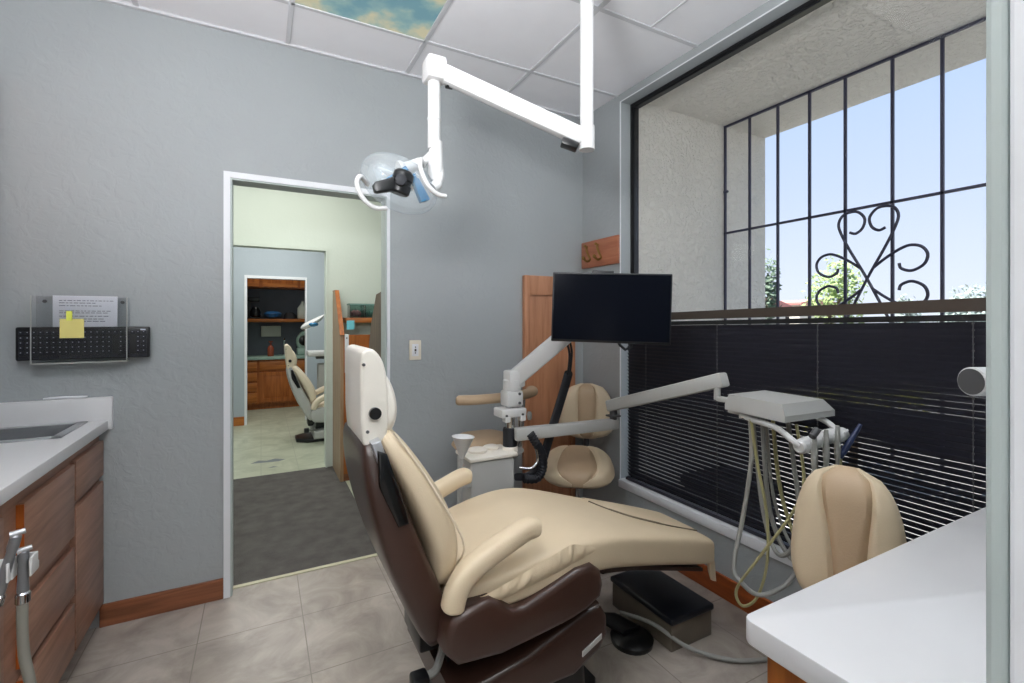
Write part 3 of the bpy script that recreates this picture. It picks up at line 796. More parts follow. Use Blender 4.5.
obj('hanging_tube', MB().tube(smooth_pts([(1.64, 1.165, .958), (1.655, 1.15, .80), (1.67, 1.12, .60), (1.67, 1.12, .42), (1.655, 1.15, .28), (1.625, 1.19, .235), (1.605, 1.20, .30), (1.62, 1.12, .45), (1.68, 1.03, .64), (1.70, 1.0, .76), (1.705, 1.03, .958)], 8), .0055, 8), 'hose_yellow', dt)

obj = _obj

# ------------------------------------------------------------------ stools
def pad(mb_list, o, ex, ey_, ez, W, Hh, front, back, cuts, pw=3.2, taper=0.0, nt=16, ns=10):
    """upholstered pad: outline W x Hh, bulging along ez, split across at `cuts` into separate pieces"""
    o, ex, ey_, ez = V(o), V(ex), V(ey_), V(ez)
    def wid(t):
        a = abs(2 * t - 1)
        return W / 2 * (1 - a ** pw) ** (1 / pw) * (1 + taper * (.5 - t))
    def P(s, t, d):
        e = max(0, 1 - abs(s) ** 4) ** .5 * max(0, 1 - abs(2 * t - 1) ** 5) ** .5
        return o + ex * s * wid(t) + ey_ * Hh * t + ez * (d * e)
    edges = [-1] + cuts + [1]
    for mb, s0, s1 in zip(mb_list, edges, edges[1:]):
        A = []; B = []
        for i in range(nt + 1):
            t = .004 + .992 * i / nt
            f0 = s0(t) if callable(s0) else s0; f1 = s1(t) if callable(s1) else s1
            ra = []; rb = []
            for j in range(ns + 1):
                k = j / ns; s = f0 + (f1 - f0) * k
                groove = 1 - .22 * (max(0, 1 - (min(abs(s - f0) if f0 != -1 else 9, abs(s - f1) if f1 != 1 else 9) / .09)))
                ra.append(P(s, t, front * groove)); rb.append(P(s, t, -back))
            A.append(ra); B.append(rb)
        n = ns + 1
        vs = [q for r in A for q in r] + [q for r in B for q in r]; off = (nt + 1) * n
        fs = []
        for i in range(nt):
            for j in range(ns):
                fs.append((i * n + j, i * n + j + 1, (i + 1) * n + j + 1, (i + 1) * n + j))
                fs.append((off + i * n + j, off + (i + 1) * n + j, off + (i + 1) * n + j + 1, off + i * n + j + 1))
            for j in (0, ns):
                fs.append((i * n + j, (i + 1) * n + j, off + (i + 1) * n + j, off + i * n + j))
        for i in (0, nt):
            for j in range(ns):
                fs.append((i * n + j, i * n + j + 1, off + i * n + j + 1, off + i * n + j))
        mb.add(vs, fs)

def stool_base(t, c, z, rot=0):
    c = V(c)
    for k in range(5):
        a = rot + k * 2 * PI / 5; d = V((math.cos(a), math.sin(a), 0))
        l = obj('base_leg', MB().beam(c + V((0, 0, .10)) + d * .02, c + V((0, 0, .07)) + d * .25, .045, .035, .006, w1=.03, h1=.022), 'charcoal', t)
        e = c + d * .245
        s = d.cross(V((0, 0, 1)))
        obj('caster', MB().cyl(e + s * .008 + V((0, 0, .027)), e + s * .026 + V((0, 0, .027)), .027, n=16).cyl(e - s * .008 + V((0, 0, .027)), e - s * .026 + V((0, 0, .027)), .027, n=16).cyl(e + V((0, 0, .03)), e + V((0, 0, .068)), .008, n=8), 'black_plastic', l)
    obj('gas_column', MB().cyl(c + V((0, 0, .08)), c + V((0, 0, .26)), .026).cyl(c + V((0, 0, .25)), c + V((0, 0, z)), .015), 'chrome', t)

def stool(label, c, face, seat_z, back_c, back_face, bw, bh, back_z, sw, sd, tilt=0.0, cover=('cream', 'tan'), lean=.12, thick=1.0, cutw=(-.30, .18, .30, .2)):
    t = thing('operator_stool', label, 'stool', (c[0], c[1], 0))
    stool_base(t, (c[0], c[1], 0), seat_z - .03, face + PI / 5)
    f = V((math.cos(face), math.sin(face), 0)); r = V((-f.y, f.x, 0))
    up = (V((0, 0, 1)) * math.cos(tilt) + f * math.sin(tilt)); fw = (f * math.cos(tilt) - V((0, 0, 1)) * math.sin(tilt))
    a, b, d = MB(), MB(), MB()
    o = V((c[0], c[1], seat_z)) - fw * sd / 2
    pad([a, b, d], o, r, fw, up, sw, sd, .052 * thick, .03 * thick, [lambda t: -.52 - .25 * (t - .5), lambda t: .48 + .2 * (t - .5)], 2.6, -.1)
    s = obj('seat', b, cover[1], t)
    obj('side_bolster', a, cover[0], s); obj('side_bolster', d, cover[0], s)
    obj('seat_pan', MB().loft([(V((c[0], c[1], seat_z - .055)), r, f, sw * .28, sd * .28), (V((c[0], c[1], seat_z - .02)), r, f, sw * .42, sd * .42)], 24, 3), 'gray_plastic', t)
    g = V((math.cos(back_face), math.sin(back_face), 0)); h = V((-g.y, g.x, 0))
    upb = (V((0, 0, 1)) * math.cos(lean) - g * math.sin(lean)); nb = (g * math.cos(lean) + V((0, 0, 1)) * math.sin(lean))
    a, b, d = MB(), MB(), MB()
    pad([a, b, d], V((back_c[0], back_c[1], back_z)), h, upb, nb, bw, bh, .062, .035, [lambda t: cutw[0] - cutw[1] * t ** 3, lambda t: cutw[2] + cutw[3] * t ** 3], 2.8, .30)
    s = obj('backrest', b, cover[1], t)
    obj('side_bolster', a, cover[0], s); obj('side_bolster', d, cover[0], s)
    bc = V((back_c[0], back_c[1], back_z))
    p = [V((c[0], c[1], seat_z - .05)), V((c[0], c[1], seat_z - .06)).lerp(V((bc.x, bc.y, seat_z - .06)) - g * .07, .8), bc - g * .075 + V((0, 0, -.06)), bc - g * .06 + upb * bh * .5]
    st_ = smooth_pts(p, 6)
    obj('back_support', MB().tube(st_, .017, 10), 'charcoal', t)
    return t

stool('cream and tan stool standing in the corner by the wood panel', (1.61, 2.22), -2.2, .49, (1.80, 2.39), -2.2, .335, .345, .595, .41, .37, tilt=.26, thick=1.35)
stool('cream and tan stool whose backrest rises behind the white desk', (1.275, .63), -2.66, .50, (1.49, .750), -2.80, .275, .42, .49, .36, .34, lean=.06, cover=('cream', 'tan'), cutw=(-.16, .62, .34, .42))
# the assistant's stool with a curved body support
sa = thing('assistant_stool', 'tan stool with curved body support bar against the back wall', 'stool', (1.15, 2.36, 0))
stool_base(sa, (1.15, 2.36, 0), .62, PI / 2)
a = MB(); pad([a], (1.105, 2.238, .645), (1, 0, 0), (0, 1, 0), (0, 0, 1), .36, .34, .055, .05, [], 2.4)
obj('seat', a, 'tan', sa)
obj('seat_pan', MB().lathe([(.10, 0), (.15, .03), (.16, .04)], (1.15, 2.36, .575)), 'gray_plastic', sa)
P = smooth_pts([(.895, 2.31, .918), (.98, 2.27, .92), (1.12, 2.255, .922), (1.27, 2.27, .925), (1.37, 2.33, .928), (1.40, 2.40, .928)], 6); n = len(P)
obj('support_bar', MB().loft([(P[i], (P[min(i + 1, n - 1)] - P[max(i - 1, 0)]).normalized().cross(V((0, 0, 1))), (0, 0, 1), .032 * (.5 if i in (0, n - 1) else 1), .026 * (.5 if i in (0, n - 1) else 1), 2.4) for i in range(n)], 18), 'tan', sa, sub=1)
ss = obj('support_post', MB().tube(smooth_pts([(1.20, 2.36, .60), (1.29, 2.36, .61), (1.30, 2.33, .68), (1.30, 2.30, .91)], 6), .009, 10), 'chrome', sa)
obj('support_stay', MB().tube([(1.275, 2.31, .91), (1.275, 2.31, .70), (1.29, 2.36, .62)], .006, 8), 'chrome', sa)
obj('adjusting_knob', MB().lathe([(.012, 0), (.024, .004), (.024, .02), (.012, .026)], (1.32, 2.30, .80), (1, -.6, 0), n=16), 'gray_plastic', ss)

# ------------------------------------------------------------------ things on the back and window walls
wp = thing('wood_panel', 'tall framed wooden panel standing against the back wall corner', 'wood panel', (1.68, 2.64, 0))
obj('panel_field', MB().box(1.50, 1.86, 2.634, 2.655, 0, 1.60), 'oak_panel', wp, flat=True)
obj('panel_frame', MB().box(1.487, 1.523, 2.618, 2.656, 0, 1.625, .003).box(1.845, 1.878, 2.618, 2.656, 0, 1.625, .003).box(1.523, 1.845, 2.618, 2.656, 1.50, 1.625, .003).box(1.523, 1.845, 2.618, 2.656, 0, .12, .003), 'oak_panel', wp)
hk = thing('hook_board', 'small wooden board with two metal coat hooks on window wall', 'coat hook board', (1.96, 2.46, 1.78))
obj('board', MB().box(1.952, 1.9695, 2.275, 2.652, 1.69, 1.868, .004), 'hook_wood', hk)
for yy in (2.585, 2.47):
    obj('hook', MB().tube(smooth_pts([(1.951, yy, 1.835), (1.940, yy - .005, 1.815), (1.945, yy - .02, 1.775), (1.948, yy - .035, 1.745), (1.925, yy - .035, 1.73), (1.90, yy - .03, 1.745)], 5), .0075, 8)
        .ell((1.898, yy - .03, 1.75), (.013, .013, .013), 10).ell((1.935, yy + .002, 1.838), (.010, .010, .010), 10), 'brass', hk)
sw = thing('light_switch', 'cream light switch plate on the back wall right of doorway', 'light switch', (.78, YB, 1.165))
obj('plate', MB().box(.747, .817, YB - .007, YB, 1.108, 1.222, .003), 'switch_plate', sw)
obj('outlet_face', MB().box(.763, .801, YB - .0095, YB - .005, 1.13, 1.20, .002), 'trim_white', sw)
obj('slots', MB().box(.779, .785, YB - .0115, YB - .0085, 1.178, 1.186).box(.779, .785, YB - .0115, YB - .0085, 1.145, 1.153).box(.777, .787, YB - .0125, YB - .0085, 1.158, 1.172), 'plate_hole', sw)

# keyboard in the acrylic wall pocket
kb = thing('keyboard', 'black computer keyboard lying sideways in the clear wall pocket', 'keyboard', (-.652, 2.62, 1.238))
obj('case', MB().box(-.872, -.437, 2.608, 2.630, 1.172, 1.308, .007, 3), 'black_plastic', kb)
rows = [(1.284, 21, .016), (1.262, 21, .017), (1.242, 21, .017), (1.222, 21, .017), (1.202, 21, .017), (1.183, 13, .015)]
m = MB(); lg = MB()
for z, n_, h_ in rows:
    w_ = .416 / n_
    for k in range(n_):
        if (n_ == 21 and k in (15, 18)) and z < 1.28: continue
        x0 = -.862 + k * w_
        m.box(x0 + .0015, x0 + w_ - .0015, 2.6035, 2.609, z - h_ / 2, z + h_ / 2, .0015, 1)
        if n_ == 21: lg.box(x0 + .006, x0 + .010, 2.6028, 2.6036, z + .001, z + .004)
obj('keys', m, 'keycap', kb)
obj('key_legends', lg, 'key_legend', kb, flat=True)
obj('maker_mark', MB().box(-.470, -.452, 2.6070, 2.6082, 1.292, 1.298), 'key_legend', kb, flat=True)
ac = thing('acrylic_pocket', 'clear acrylic pocket screwed to the wall holding the keyboard', 'wall pocket', (-.67, YB, 1.16))
obj('front_sheet', MB().box(-.822, -.515, 2.596, 2.599, 1.158, 1.435), 'acrylic', ac, flat=True)
obj('back_sheet', MB().box(-.822, -.515, 2.652, 2.655, 1.158, 1.435), 'acrylic', ac, flat=True)
obj('edges', MB().box(-.822, -.515, 2.595, 2.600, 1.156, 1.1605).box(-.8235, -.8205, 2.595, 2.600, 1.156, 1.436).box(-.5165, -.5135, 2.595, 2.600, 1.156, 1.436).box(-.822, -.515, 2.599, 2.656, 1.156, 1.159), 'hose_clear', ac, flat=True)
obj('wall_screw', MB().cyl((-.795, 2.645, 1.415), (-.795, 2.651, 1.415), .007, n=10).cyl((-.54, 2.645, 1.415), (-.54, 2.651, 1.415), .007, n=10), 'charcoal', ac)
pp = thing('paper_sheet', 'white printed sheet behind the keyboard in the clear pocket', 'paper', (-.66, 2.64, 1.31))
obj('sheet', MB().box(-.768, -.556, 2.6400, 2.6412, 1.20, 1.440), 'paper', pp, flat=True)
tx = MB()
for z, w0 in ((1.418, .17), (1.408, .12), (1.396, .13), (1.374, .16), (1.366, .15), (1.352, .16), (1.34, .14), (1.33, .15)):
    x = -.748
    while x < -.748 + w0:
        l_ = random.uniform(.006, .02); tx.box(x, x + l_, 2.6392, 2.6401, z, z + .0028); x += l_ + .004
obj('printed_lines', tx, 'ink', pp, flat=True)
tag(obj('sticky_note', MB().box(-.733, -.656, 2.5925, 2.5935, 1.262, 1.342), 'sticky_yellow', flat=True), 'square yellow sticky note on the clear wall pocket', 'sticky note')
tag(obj('page_flag', MB().box(-.712, -.693, 2.5905, 2.5915, 1.335, 1.374), 'sticky_lime', flat=True), 'narrow lime green flag above the square sticky note', 'page flag')

# ------------------------------------------------------------------ left counter
CZ = .90
co = thing('countertop', 'white laminate countertop with backsplash along the left wall', 'countertop', (-.9, 2.0, .86))
ct = MB()
ct.box(XL, -.592, 1.2, 2.33, .86, CZ).box(-.66, -.592, 2.33, YB, .86, CZ).box(XL, -.66, 2.62, YB, .86, CZ).box(XL, -1.14, 2.33, 2.62, .86, CZ)
obj('top', ct, 'laminate', co, flat=True)
obj('backsplash', MB().box(XL, -.574, YB - .018, YB, CZ - .04, 1.002, .003), 'laminate', co)
obj('front_edge', MB().box(-.593, -.588, 1.2, YB - .018, .86, CZ, .002), 'laminate', co)
sk = thing('sink', 'stainless steel drop-in sink in the left countertop', 'sink', (-.9, 2.48, CZ))
rim = MB()
x0, x1, y0, y1 = -1.15, -.652, 2.322, 2.632
rim.box(x0, x1, y0, y0 + .028, CZ, CZ + .006, .002).box(x0, x1, y1 - .028, y1, CZ, CZ + .006, .002).box(x1 - .03, x1, y0, y1, CZ, CZ + .006, .002).box(x0, x0 + .03, y0, y1, CZ, CZ + .006, .002)
obj('rim', rim, 'steel', sk)
a0, a1, b0, b1 = x0 + .025, x1 - .025, y0 + .024, y1 - .024
bw = MB()
for (i0, i1, j0, j1, z0_, z1_) in ((a0, a0 + .004, b0, b1, .72, .902), (a1 - .004, a1, b0, b1, .72, .902), (a0, a1, b0, b0 + .004, .72, .902), (a0, a1, b1 - .004, b1, .72, .902), (a0, a1, b0, b1, .716, .722)):
    bw.box(i0, i1, j0, j1, z0_, z1_)
obj('bowl', bw, 'sink_bowl', sk, flat=True)
obj('drain', MB().lathe([(.04, 0), (.04, .004), (.02, .006), (.001, .004)], ((a0 + a1) / 2, (b0 + b1) / 2, .722)), 'chrome', sk)
tag(obj('white_stick', MB().loft([(( -.80 + .14 * i / 6, YB - .009, 1.0085 + .001 * math.sin(i)), (0, 1, 0), (0, 0, 1), .006, .0055 if i not in (0, 6) else .003, 2.5) for i in range(7)], 12), 'trim_white'),
    'short white strip lying on top of the backsplash', 'strip')

def front(par, name, y0, y1, z0, z1, edge='cabinet_edge', x=-.604):
    p = obj(name, MB().box(x - .018, x, y0, y1, z0, z1, .003), 'cabinet_wood', par)
    obj('front_edge', MB().box(x - .018, x - .0005, y0 - .0022, y0 + .0005, z0 + .004, z1 - .004), edge, p, flat=True)
    return p
du = thing('sink_cabinet', 'reddish brown base cabinet next to the back wall under sink', 'cabinet', (-.9, 2.47, 0))
obj('body', MB().box(XL, -.622, 2.295, YB - .005, .10, .715).box(-.652, -.622, 2.295, YB - .005, .70, .858).box(XL, -.66, 2.32, YB - .005, 0, .10), 'cabinet_wood', du, flat=True)
front(du, 'false_drawer_front', 2.305, 2.645, .665, .815, 'cabinet_wood')
front(du, 'door', 2.305, 2.645, .11, .640, 'cabinet_wood')
dr = thing('drawer_cabinet', 'reddish brown drawer unit nearer the camera below the countertop', 'cabinet', (-.9, 2.05, 0))
obj('body', MB().box(XL, -.622, 1.78, 2.293, .10, .858).box(XL, -.66, 1.80, 2.29, 0, .10), 'cabinet_wood', dr, flat=True)
for z0, z1 in ((.545, .808), (.328, .505), (.11, .300)):
    front(dr, 'drawer', 1.868, 2.285, z0, z1)
bc = thing('end_cabinet', 'base cabinet with orange edge at the left picture border', 'cabinet', (-.9, 1.45, 0))
obj('body', MB().box(XL, -.622, 1.2, 1.778, 0, .858), 'cabinet_wood', bc, flat=True)
front(bc, 'door', 1.25, 1.745, .11, .81)
uc = thing('wall_cabinet', 'upper wall cabinet just visible at the left picture border', 'cabinet', (-1.05, 2.45, 1.43))
obj('body', MB().box(XL, -.955, 1.5, YB - .005, 1.434, 2.34), 'cabinet_wood', uc, flat=True)
obj('door', MB().box(-.955, -.926, 2.15, YB - .02, 1.44, 2.335, .004), 'oak_panel', uc)
obj('door', MB().box(-.955, -.926, 1.60, 2.14, 1.44, 2.335, .004), 'oak_panel', uc)

# instrument holder on the counter front at lower left
ih = thing('instrument_rack', 'white slotted instrument rack reaching out from the left cabinet', 'instrument rack', (-.52, 1.50, .76))
obj('mounting_arm', MB().tube(smooth_pts([(-.605, 1.46, .73), (-.57, 1.47, .735), (-.55, 1.50, .745), (-.54, 1.525, .752)], 5), .010, 10), 'white_plastic', ih)
obj('mounting_plate', MB().box(-.6035, -.592, 1.43, 1.49, .69, .77, .003), 'white_plastic', ih)
slots = [(-.488, 1.507), (-.522, 1.493)]
for xx, yy in slots:
    obj('slot_clip', MB().box(xx - .018, xx - .0135, yy - .018, yy + .02, .742, .785, .0015).box(xx + .0135, xx + .018, yy - .018, yy + .02, .742, .785, .0015).box(xx - .018, xx + .018, yy + .0165, yy + .022, .742, .785, .0015), 'white_plastic', ih)
obj('clip_bar', MB().beam((-.470, 1.532, .752), (-.55, 1.515, .752), .012, .02, .003), 'white_plastic', ih)
def suction(label, base, top, r, hose, hr, mat):
    t = thing('suction_handle', label, 'suction handle', tuple(base), group='handles in the left rack')
    b, q = V(base), V(top)
    obj('valve_body', MB().tube([b, b.lerp(q, .2), b.lerp(q, .75), b.lerp(q, .8), b.lerp(q, .97), q], [r * .9, r * 1.1, r * .85, r * 1.05, r, r * .6], 16), 'handle_gray', t)
    obj('collar', MB().lathe([(r, -.012), (r * 1.35, -.008), (r * 1.35, .012), (r, .016)], b, (q - b), n=18), 'chrome', t)
    obj('tip', MB().cyl(q - V((.010, .004, 0)), q + V((.014, .004, .004)), r * .8, r * .55, n=14), 'steel', t)
    obj('hose', MB().tube(smooth_pts([b] + [V(p) for p in hose], 6), hr, 12), mat, t)
suction('straight suction handle with thick grey hose in the rack', (-.488, 1.500, .69), (-.488, 1.503, .80), .010, [(-.489, 1.50, .64), (-.486, 1.50, .56), (-.474, 1.50, .47), (-.48, 1.51, .34), (-.56, 1.54, .20), (-.59, 1.56, .14)], .0105, 'hose_dull')
suction('tilted suction handle with thin yellow tube in the rack', (-.528, 1.488, .70), (-.495, 1.490, .845), .0105, [(-.530, 1.488, .64), (-.528, 1.49, .52), (-.54, 1.50, .36), (-.575, 1.53, .22)], .0055, 'hose_yellow')

# ------------------------------------------------------------------ ceiling light and operating lamp
cp = thing('ceiling_light', 'ceiling light panel printed with blue sky and clouds', 'ceiling light', (.425, 1.995, ZC))
obj('printed_diffuser', MB().box(.131, .719, 1.70, 2.289, ZC - .004, ZC - .001), 'cloud', cp, flat=True)
obj('frame', MB().box(.12, .132, 1.69, 2.30, ZC - .009, ZC - .0005).box(.718, .73, 1.69, 2.30, ZC - .009, ZC - .0005).box(.12, .73, 2.288, 2.30, ZC - .009, ZC - .0005).box(.12, .73, 1.69, 1.702, ZC - .009, ZC - .0005), 'frame_black' if False else 'grid_white', cp, flat=True)

lp = thing('operating_lamp', 'white operating lamp on a jointed arm hanging from the ceiling', 'operating lamp', (1.097, 1.456, ZC))
px, py = 1.097, 1.456
obj('ceiling_pole', MB().cyl((px, py, 1.995), (px, py, ZC), .0255, n=20).lathe([(.07, -.02), (.075, 0), (.03, .001)], (px, py, ZC - .001)), 'white_plastic', lp)
ex_, ey2 = .585, 1.735
arm = obj('swing_arm', MB().beam((px - .01, py + .006, 2.03), (ex_ + .03, ey2 - .015, 2.282), .05, .066, .012).cyl((px, py, 1.985), (px, py, 2.075), .03, n=18).box(ex_ - .038, ex_ + .04, ey2 - .045, ey2 + .045, 2.245, 2.335, .014), 'white_plastic', lp)
obj('joint_cap', MB().beam((px - .03, py + .017, 1.994), (px - .085, py + .046, 2.016), .054, .026, .006), 'black_plastic', arm)
obj('joint_stop', MB().box(ex_ + .045, ex_ + .075, ey2 - .03, ey2 + .006, 2.235, 2.262, .004), 'black_plastic', arm)
obj('drop_tube', MB().cyl((ex_, ey2, 1.99), (ex_, ey2, 2.25), .0245, n=20).lathe([(.0255, 0), (.0275, .004), (.0255, .01)], (ex_, ey2, 2.10)).lathe([(.022, -.03), (.03, 0), (.0255, .12)], (ex_ + .006, ey2, 1.90)), 'white_plastic', lp)
hc = V((.458, 1.735, 1.838))
obj('yoke', MB().tube(smooth_pts([(ex_ + .006, ey2, 1.96), (ex_ + .02, ey2 - .01, 1.90), (ex_ + .006, ey2 - .02, 1.855), (ex_ - .02, ey2 - .03, 1.83)], 5), [.016] * 10 + [.022] * 6, 12), 'white_plastic', lp)
obj('yoke_brace', MB().tube(smooth_pts([(ex_ + .002, ey2, 1.985), (ex_ - .04, ey2 + .01, 1.94), (ex_ - .09, ey2 + .02, 1.915), (ex_ - .13, ey2 + .02, 1.90)], 5), [.014] * 6 + [.022] * 7 + [.03] * 3, 14), 'white_plastic', lp)
obj('lamp_housing', MB().loft([(hc + V((-.05, .055, .05)), (.9, 0, -.44), (0, 1, 0), .05, .015), (hc + V((.0, .06, .045)), (.9, 0, -.44), (0, 1, 0), .06, .03), (hc + V((.06, .05, .01)), (.9, 0, -.44), (0, 1, 0), .04, .03), (hc + V((.09, .03, -.02)), (.9, 0, -.44), (0, 1, 0), .02, .012)], 18, 2.6), 'white_plastic', lp, sub=1)
Rh = Euler((.25, .36, .1)).to_matrix().to_4x4()
obj('clear_shield', MB().ell(hc + V((-.005, 0, 0)), (.150, .085, .098), 32, Rh), 'clear_shield', lp)
obj('lens', MB().ell(hc + V((-.05, -.02, .02)), (.06, .03, .035), 20, Rh), 'clear_shield', lp)
for a_, b_ in (((-.060, -.035, -.005), (.01, -.035, .05)), ((.028, -.04, .03), (.07, -.04, -.065)), ((.048, -.02, .02), (.092, -.02, -.055))):
    obj('blue_vane', MB().beam(hc + V(a_), hc + V(b_), .03, .02, .003), 'blue_filter', lp)
bcx = obj('bulb_carrier', MB().loft([(hc + V(p), (0, 1, 0), (-.25, 0, .97), a_, b_) for p, a_, b_ in (((-.118, -.085, -.052), .010, .012), ((-.110, -.085, -.048), .016, .019), ((-.070, -.082, -.034), .017, .021), ((-.048, -.080, -.026), .019, .024))], 18, 6), 'black_plastic', lp)
obj('carrier_drum', MB().lathe([(.030, -.045), (.037, -.038), (.037, -.012), (.033, -.008), (.033, .004), (.037, .008), (.036, .030), (.026, .040)], hc + V((-.018, -.075, -.012)), (.25, -.15, 1), n=24), 'black_plastic', bcx)
obj('carrier_knob', MB().lathe([(.018, 0), (.020, .004), (.020, .016), (.014, .020)], hc + V((-.03, -.108, -.02)), (-.2, -1, .1), n=20), 'black_rubber', bcx)
def handle(pts): return MB().tube(smooth_pts(pts, 7), .0085, 10)
obj('grab_handle', handle([hc + V(p) for p in ((.075, -.03, .075), (.05, -.085, .075), (.04, -.11, .035), (.06, -.12, -.02), (.10, -.115, -.05), (.135, -.105, -.05))]), 'white_plastic', lp)
obj('grab_handle', handle([hc + V(p) for p in ((-.12, .0, -.015), (-.155, -.05, -.005), (-.168, -.06, -.035), (-.15, -.06, -.08), (-.11, -.055, -.108), (-.065, -.05, -.105))]), 'white_plastic', lp)

# ------------------------------------------------------------------ desk at the right front, X-ray head over it
dk = thing('desk_counter', 'white desk top with rounded corner at lower right', 'desk top', (1.3, .35, .80))
def rc(x0, x1, y0, y1, r, n=6):
    P = [(x1, y0), (x1, y1)]
    for k in range(n + 1):
        a = PI / 2 + k * (PI / 2) / n
        P.append((x0 + r + math.cos(a) * r, y1 - r + math.sin(a) * r))
    P.append((x0, y0)); return P
obj('slab', MB().prism(rc(.768, XW - .002, .1425, .560, .02), 'z', .756, .80, .004, 2), 'laminate', dk)
dc = thing('desk_cabinet', 'orange oak cabinet under the white desk top', 'cabinet', (1.2, .35, 0))
obj('body', MB().box(.815, 1.08, .1425, .53, .08, .755).box(.85, 1.08, .1425, .49, 0, .08), 'oak_orange', dc, flat=True)
obj('end_panel', MB().box(.803, .815, .15, .535, .08, .752, .004), 'oak_orange', dc)
xr = thing('xray_head', 'white X-ray tube head whose round end peeks past the right jamb', 'X-ray head', (1.42, .27, 1.2))
ax = V((-.918, .396, 0)); tip = V((1.262, .405, 1.212))
obj('cone', MB().lathe([(.0265, 0), (.029, .002), (.029, .05), (.031, .10), (.045, .16)], tip, -ax, n=28), 'white_plastic', xr)
obj('cone_end', MB().lathe([(.026, -.001), (.0258, .004)], tip, -ax, n=28), 'charcoal', xr)
hd = tip - ax * .24
obj('tube_housing', MB().loft([(tip - ax * (.15 + .03 * k), V((-ax.y, ax.x, 0)), V((0, 0, 1)), [.05, .065, .07, .07, .06, .03][k], [.06, .08, .085, .085, .07, .03][k], 3) for k in range(6)], 24), 'white_plastic', xr, sub=1)
obj('wall_arm', MB().tube(smooth_pts([hd + V((0, 0, .06)), hd + V((.02, -.01, .14)), V((1.62, .19, 1.36)), V((1.70, .165, 1.36))], 5), .018, 12).box(1.65, 1.75, .1405, .175, 1.29, 1.43, .008), 'white_plastic', xr)

# ------------------------------------------------------------------ hall and rooms beyond the doorway
Y2, Y3 = 4.59, 6.92
m2 = MB().box(.535, 2.6, Y2, Y2 + .1, 0, ZC).box(-1.7, .535, Y2, Y2 + .1, 1.985, ZC).box(-2.2, -1.4, Y2, Y2 + .1, 0, 1.985)
struct('wall_hall_far', m2, 'mint_paint')
struct('trim_hall_opening', MB().box(.52, .536, Y2 - .012, Y2 + .11, 0, 1.968).box(-1.4, .536, Y2 - .012, Y2 + .11, 1.968, 2.0), 'mint_paint')
struct('wall_hall_left', MB().box(-1.7, -1.6, YB + .1, Y2, 0, ZC), 'mint_paint')
struct('wall_hall_right', MB().box(2.5, 2.6, YB + .1, Y2, 0, ZC), 'mint_paint')
struct('wall_far_back', MB().box(-2.2, -.165, Y3, Y3 + .1, 0, ZC).box(.54, 2.6, Y3, Y3 + .1, 0, ZC).box(-.165, .54, Y3, Y3 + .1, 1.89, ZC), 'blue_paint')
struct('wall_far_sides', MB().box(-2.3, -2.2, Y2, 8.6, 0, ZC).box(2.5, 2.6, Y2 + .1, 8.6, 0, ZC), 'blue_paint')
struct('wall_alcove', MB().box(-.8, 1.2, 8.45, 8.55, 0, ZC).box(-.8, -.7, Y3 + .1, 8.45, 0, ZC).box(1.1, 1.2, Y3 + .1, 8.45, 0, ZC), 'wall_alcove')
struct('trim_alcove', MB().box(-.188, -.158, Y3 - .012, Y3 + .11, 0, 1.88).box(.528, .548, Y3 - .012, Y3 + .11, 0, 1.88).box(-.188, .548, Y3 - .012, Y3 + .11, 1.88, 1.915), 'trim_white')
struct('baseboard_far', MB().box(-2.2, -.19, Y3 - .014, Y3, 0, .11), 'oak_orange_x')

# alcove joinery
lc = thing('distant_base_cabinet', 'distant oak base cabinet in the alcove past both doorways', 'cabinet', (.2, 8.2, 0))
obj('body', MB().box(-.69, 1.09, 8.0, 8.44, .08, .745).box(-.69, 1.09, 8.05, 8.44, 0, .08), 'oak_orange', lc, flat=True)
for z0, z1 in ((.58, .72), (.43, .56), (.28, .41), (.11, .26)):
    obj('drawer', MB().box(-.33, -.055, 7.98, 8.0, z0, z1, .006), 'oak_orange_x', lc)
for x0, x1 in ((-.02, .42), (.45, .90)):
    d_ = obj('door', MB().box(x0, x1, 7.982, 8.0, .11, .56, .006), 'oak_orange', lc)
    obj('door_frame', MB().box(x0, x0 + .06, 7.974, 7.984, .11, .56).box(x1 - .06, x1, 7.974, 7.984, .11, .56).box(x0 + .06, x1 - .06, 7.974, 7.984, .50, .56).box(x0 + .06, x1 - .06, 7.974, 7.984, .11, .17), 'oak_orange', d_, flat=True)
    obj('drawer', MB().box(x0, x1, 7.98, 8.0, .585, .72, .006), 'oak_orange_x', lc)
tag(obj('distant_countertop', MB().box(-.69, 1.09, 7.96, 8.448, .748, .79, .004), 'machine_green'), 'pale green countertop in the distant alcove', 'countertop')
uc2 = thing('distant_wall_cabinet', 'oak upper cabinet at the top of distant alcove', 'cabinet', (.2, 8.2, 1.83))
obj('body', MB().box(-.69, 1.09, 8.02, 8.44, 1.83, 2.5), 'oak_orange', uc2, flat=True)
for x0, x1 in ((-.60, -.03), (.02, .50), (.54, 1.05)):
    d_ = obj('door', MB().box(x0, x1, 8.0, 8.02, 1.845, 2.48, .006), 'oak_orange', uc2)
    obj('door_frame', MB().box(x0, x0 + .06, 7.992, 8.003, 1.845, 2.48).box(x1 - .06, x1, 7.992, 8.003, 1.845, 2.48).box(x0 + .06, x1 - .06, 7.992, 8.003, 1.845, 1.90), 'oak_orange_x', d_, flat=True)
tag(obj('alcove_shelf', MB().box(-.69, 1.09, 8.05, 8.448, 1.31, 1.36, .004), 'oak_orange_x'), 'oak shelf across the distant alcove above its counter', 'shelf')

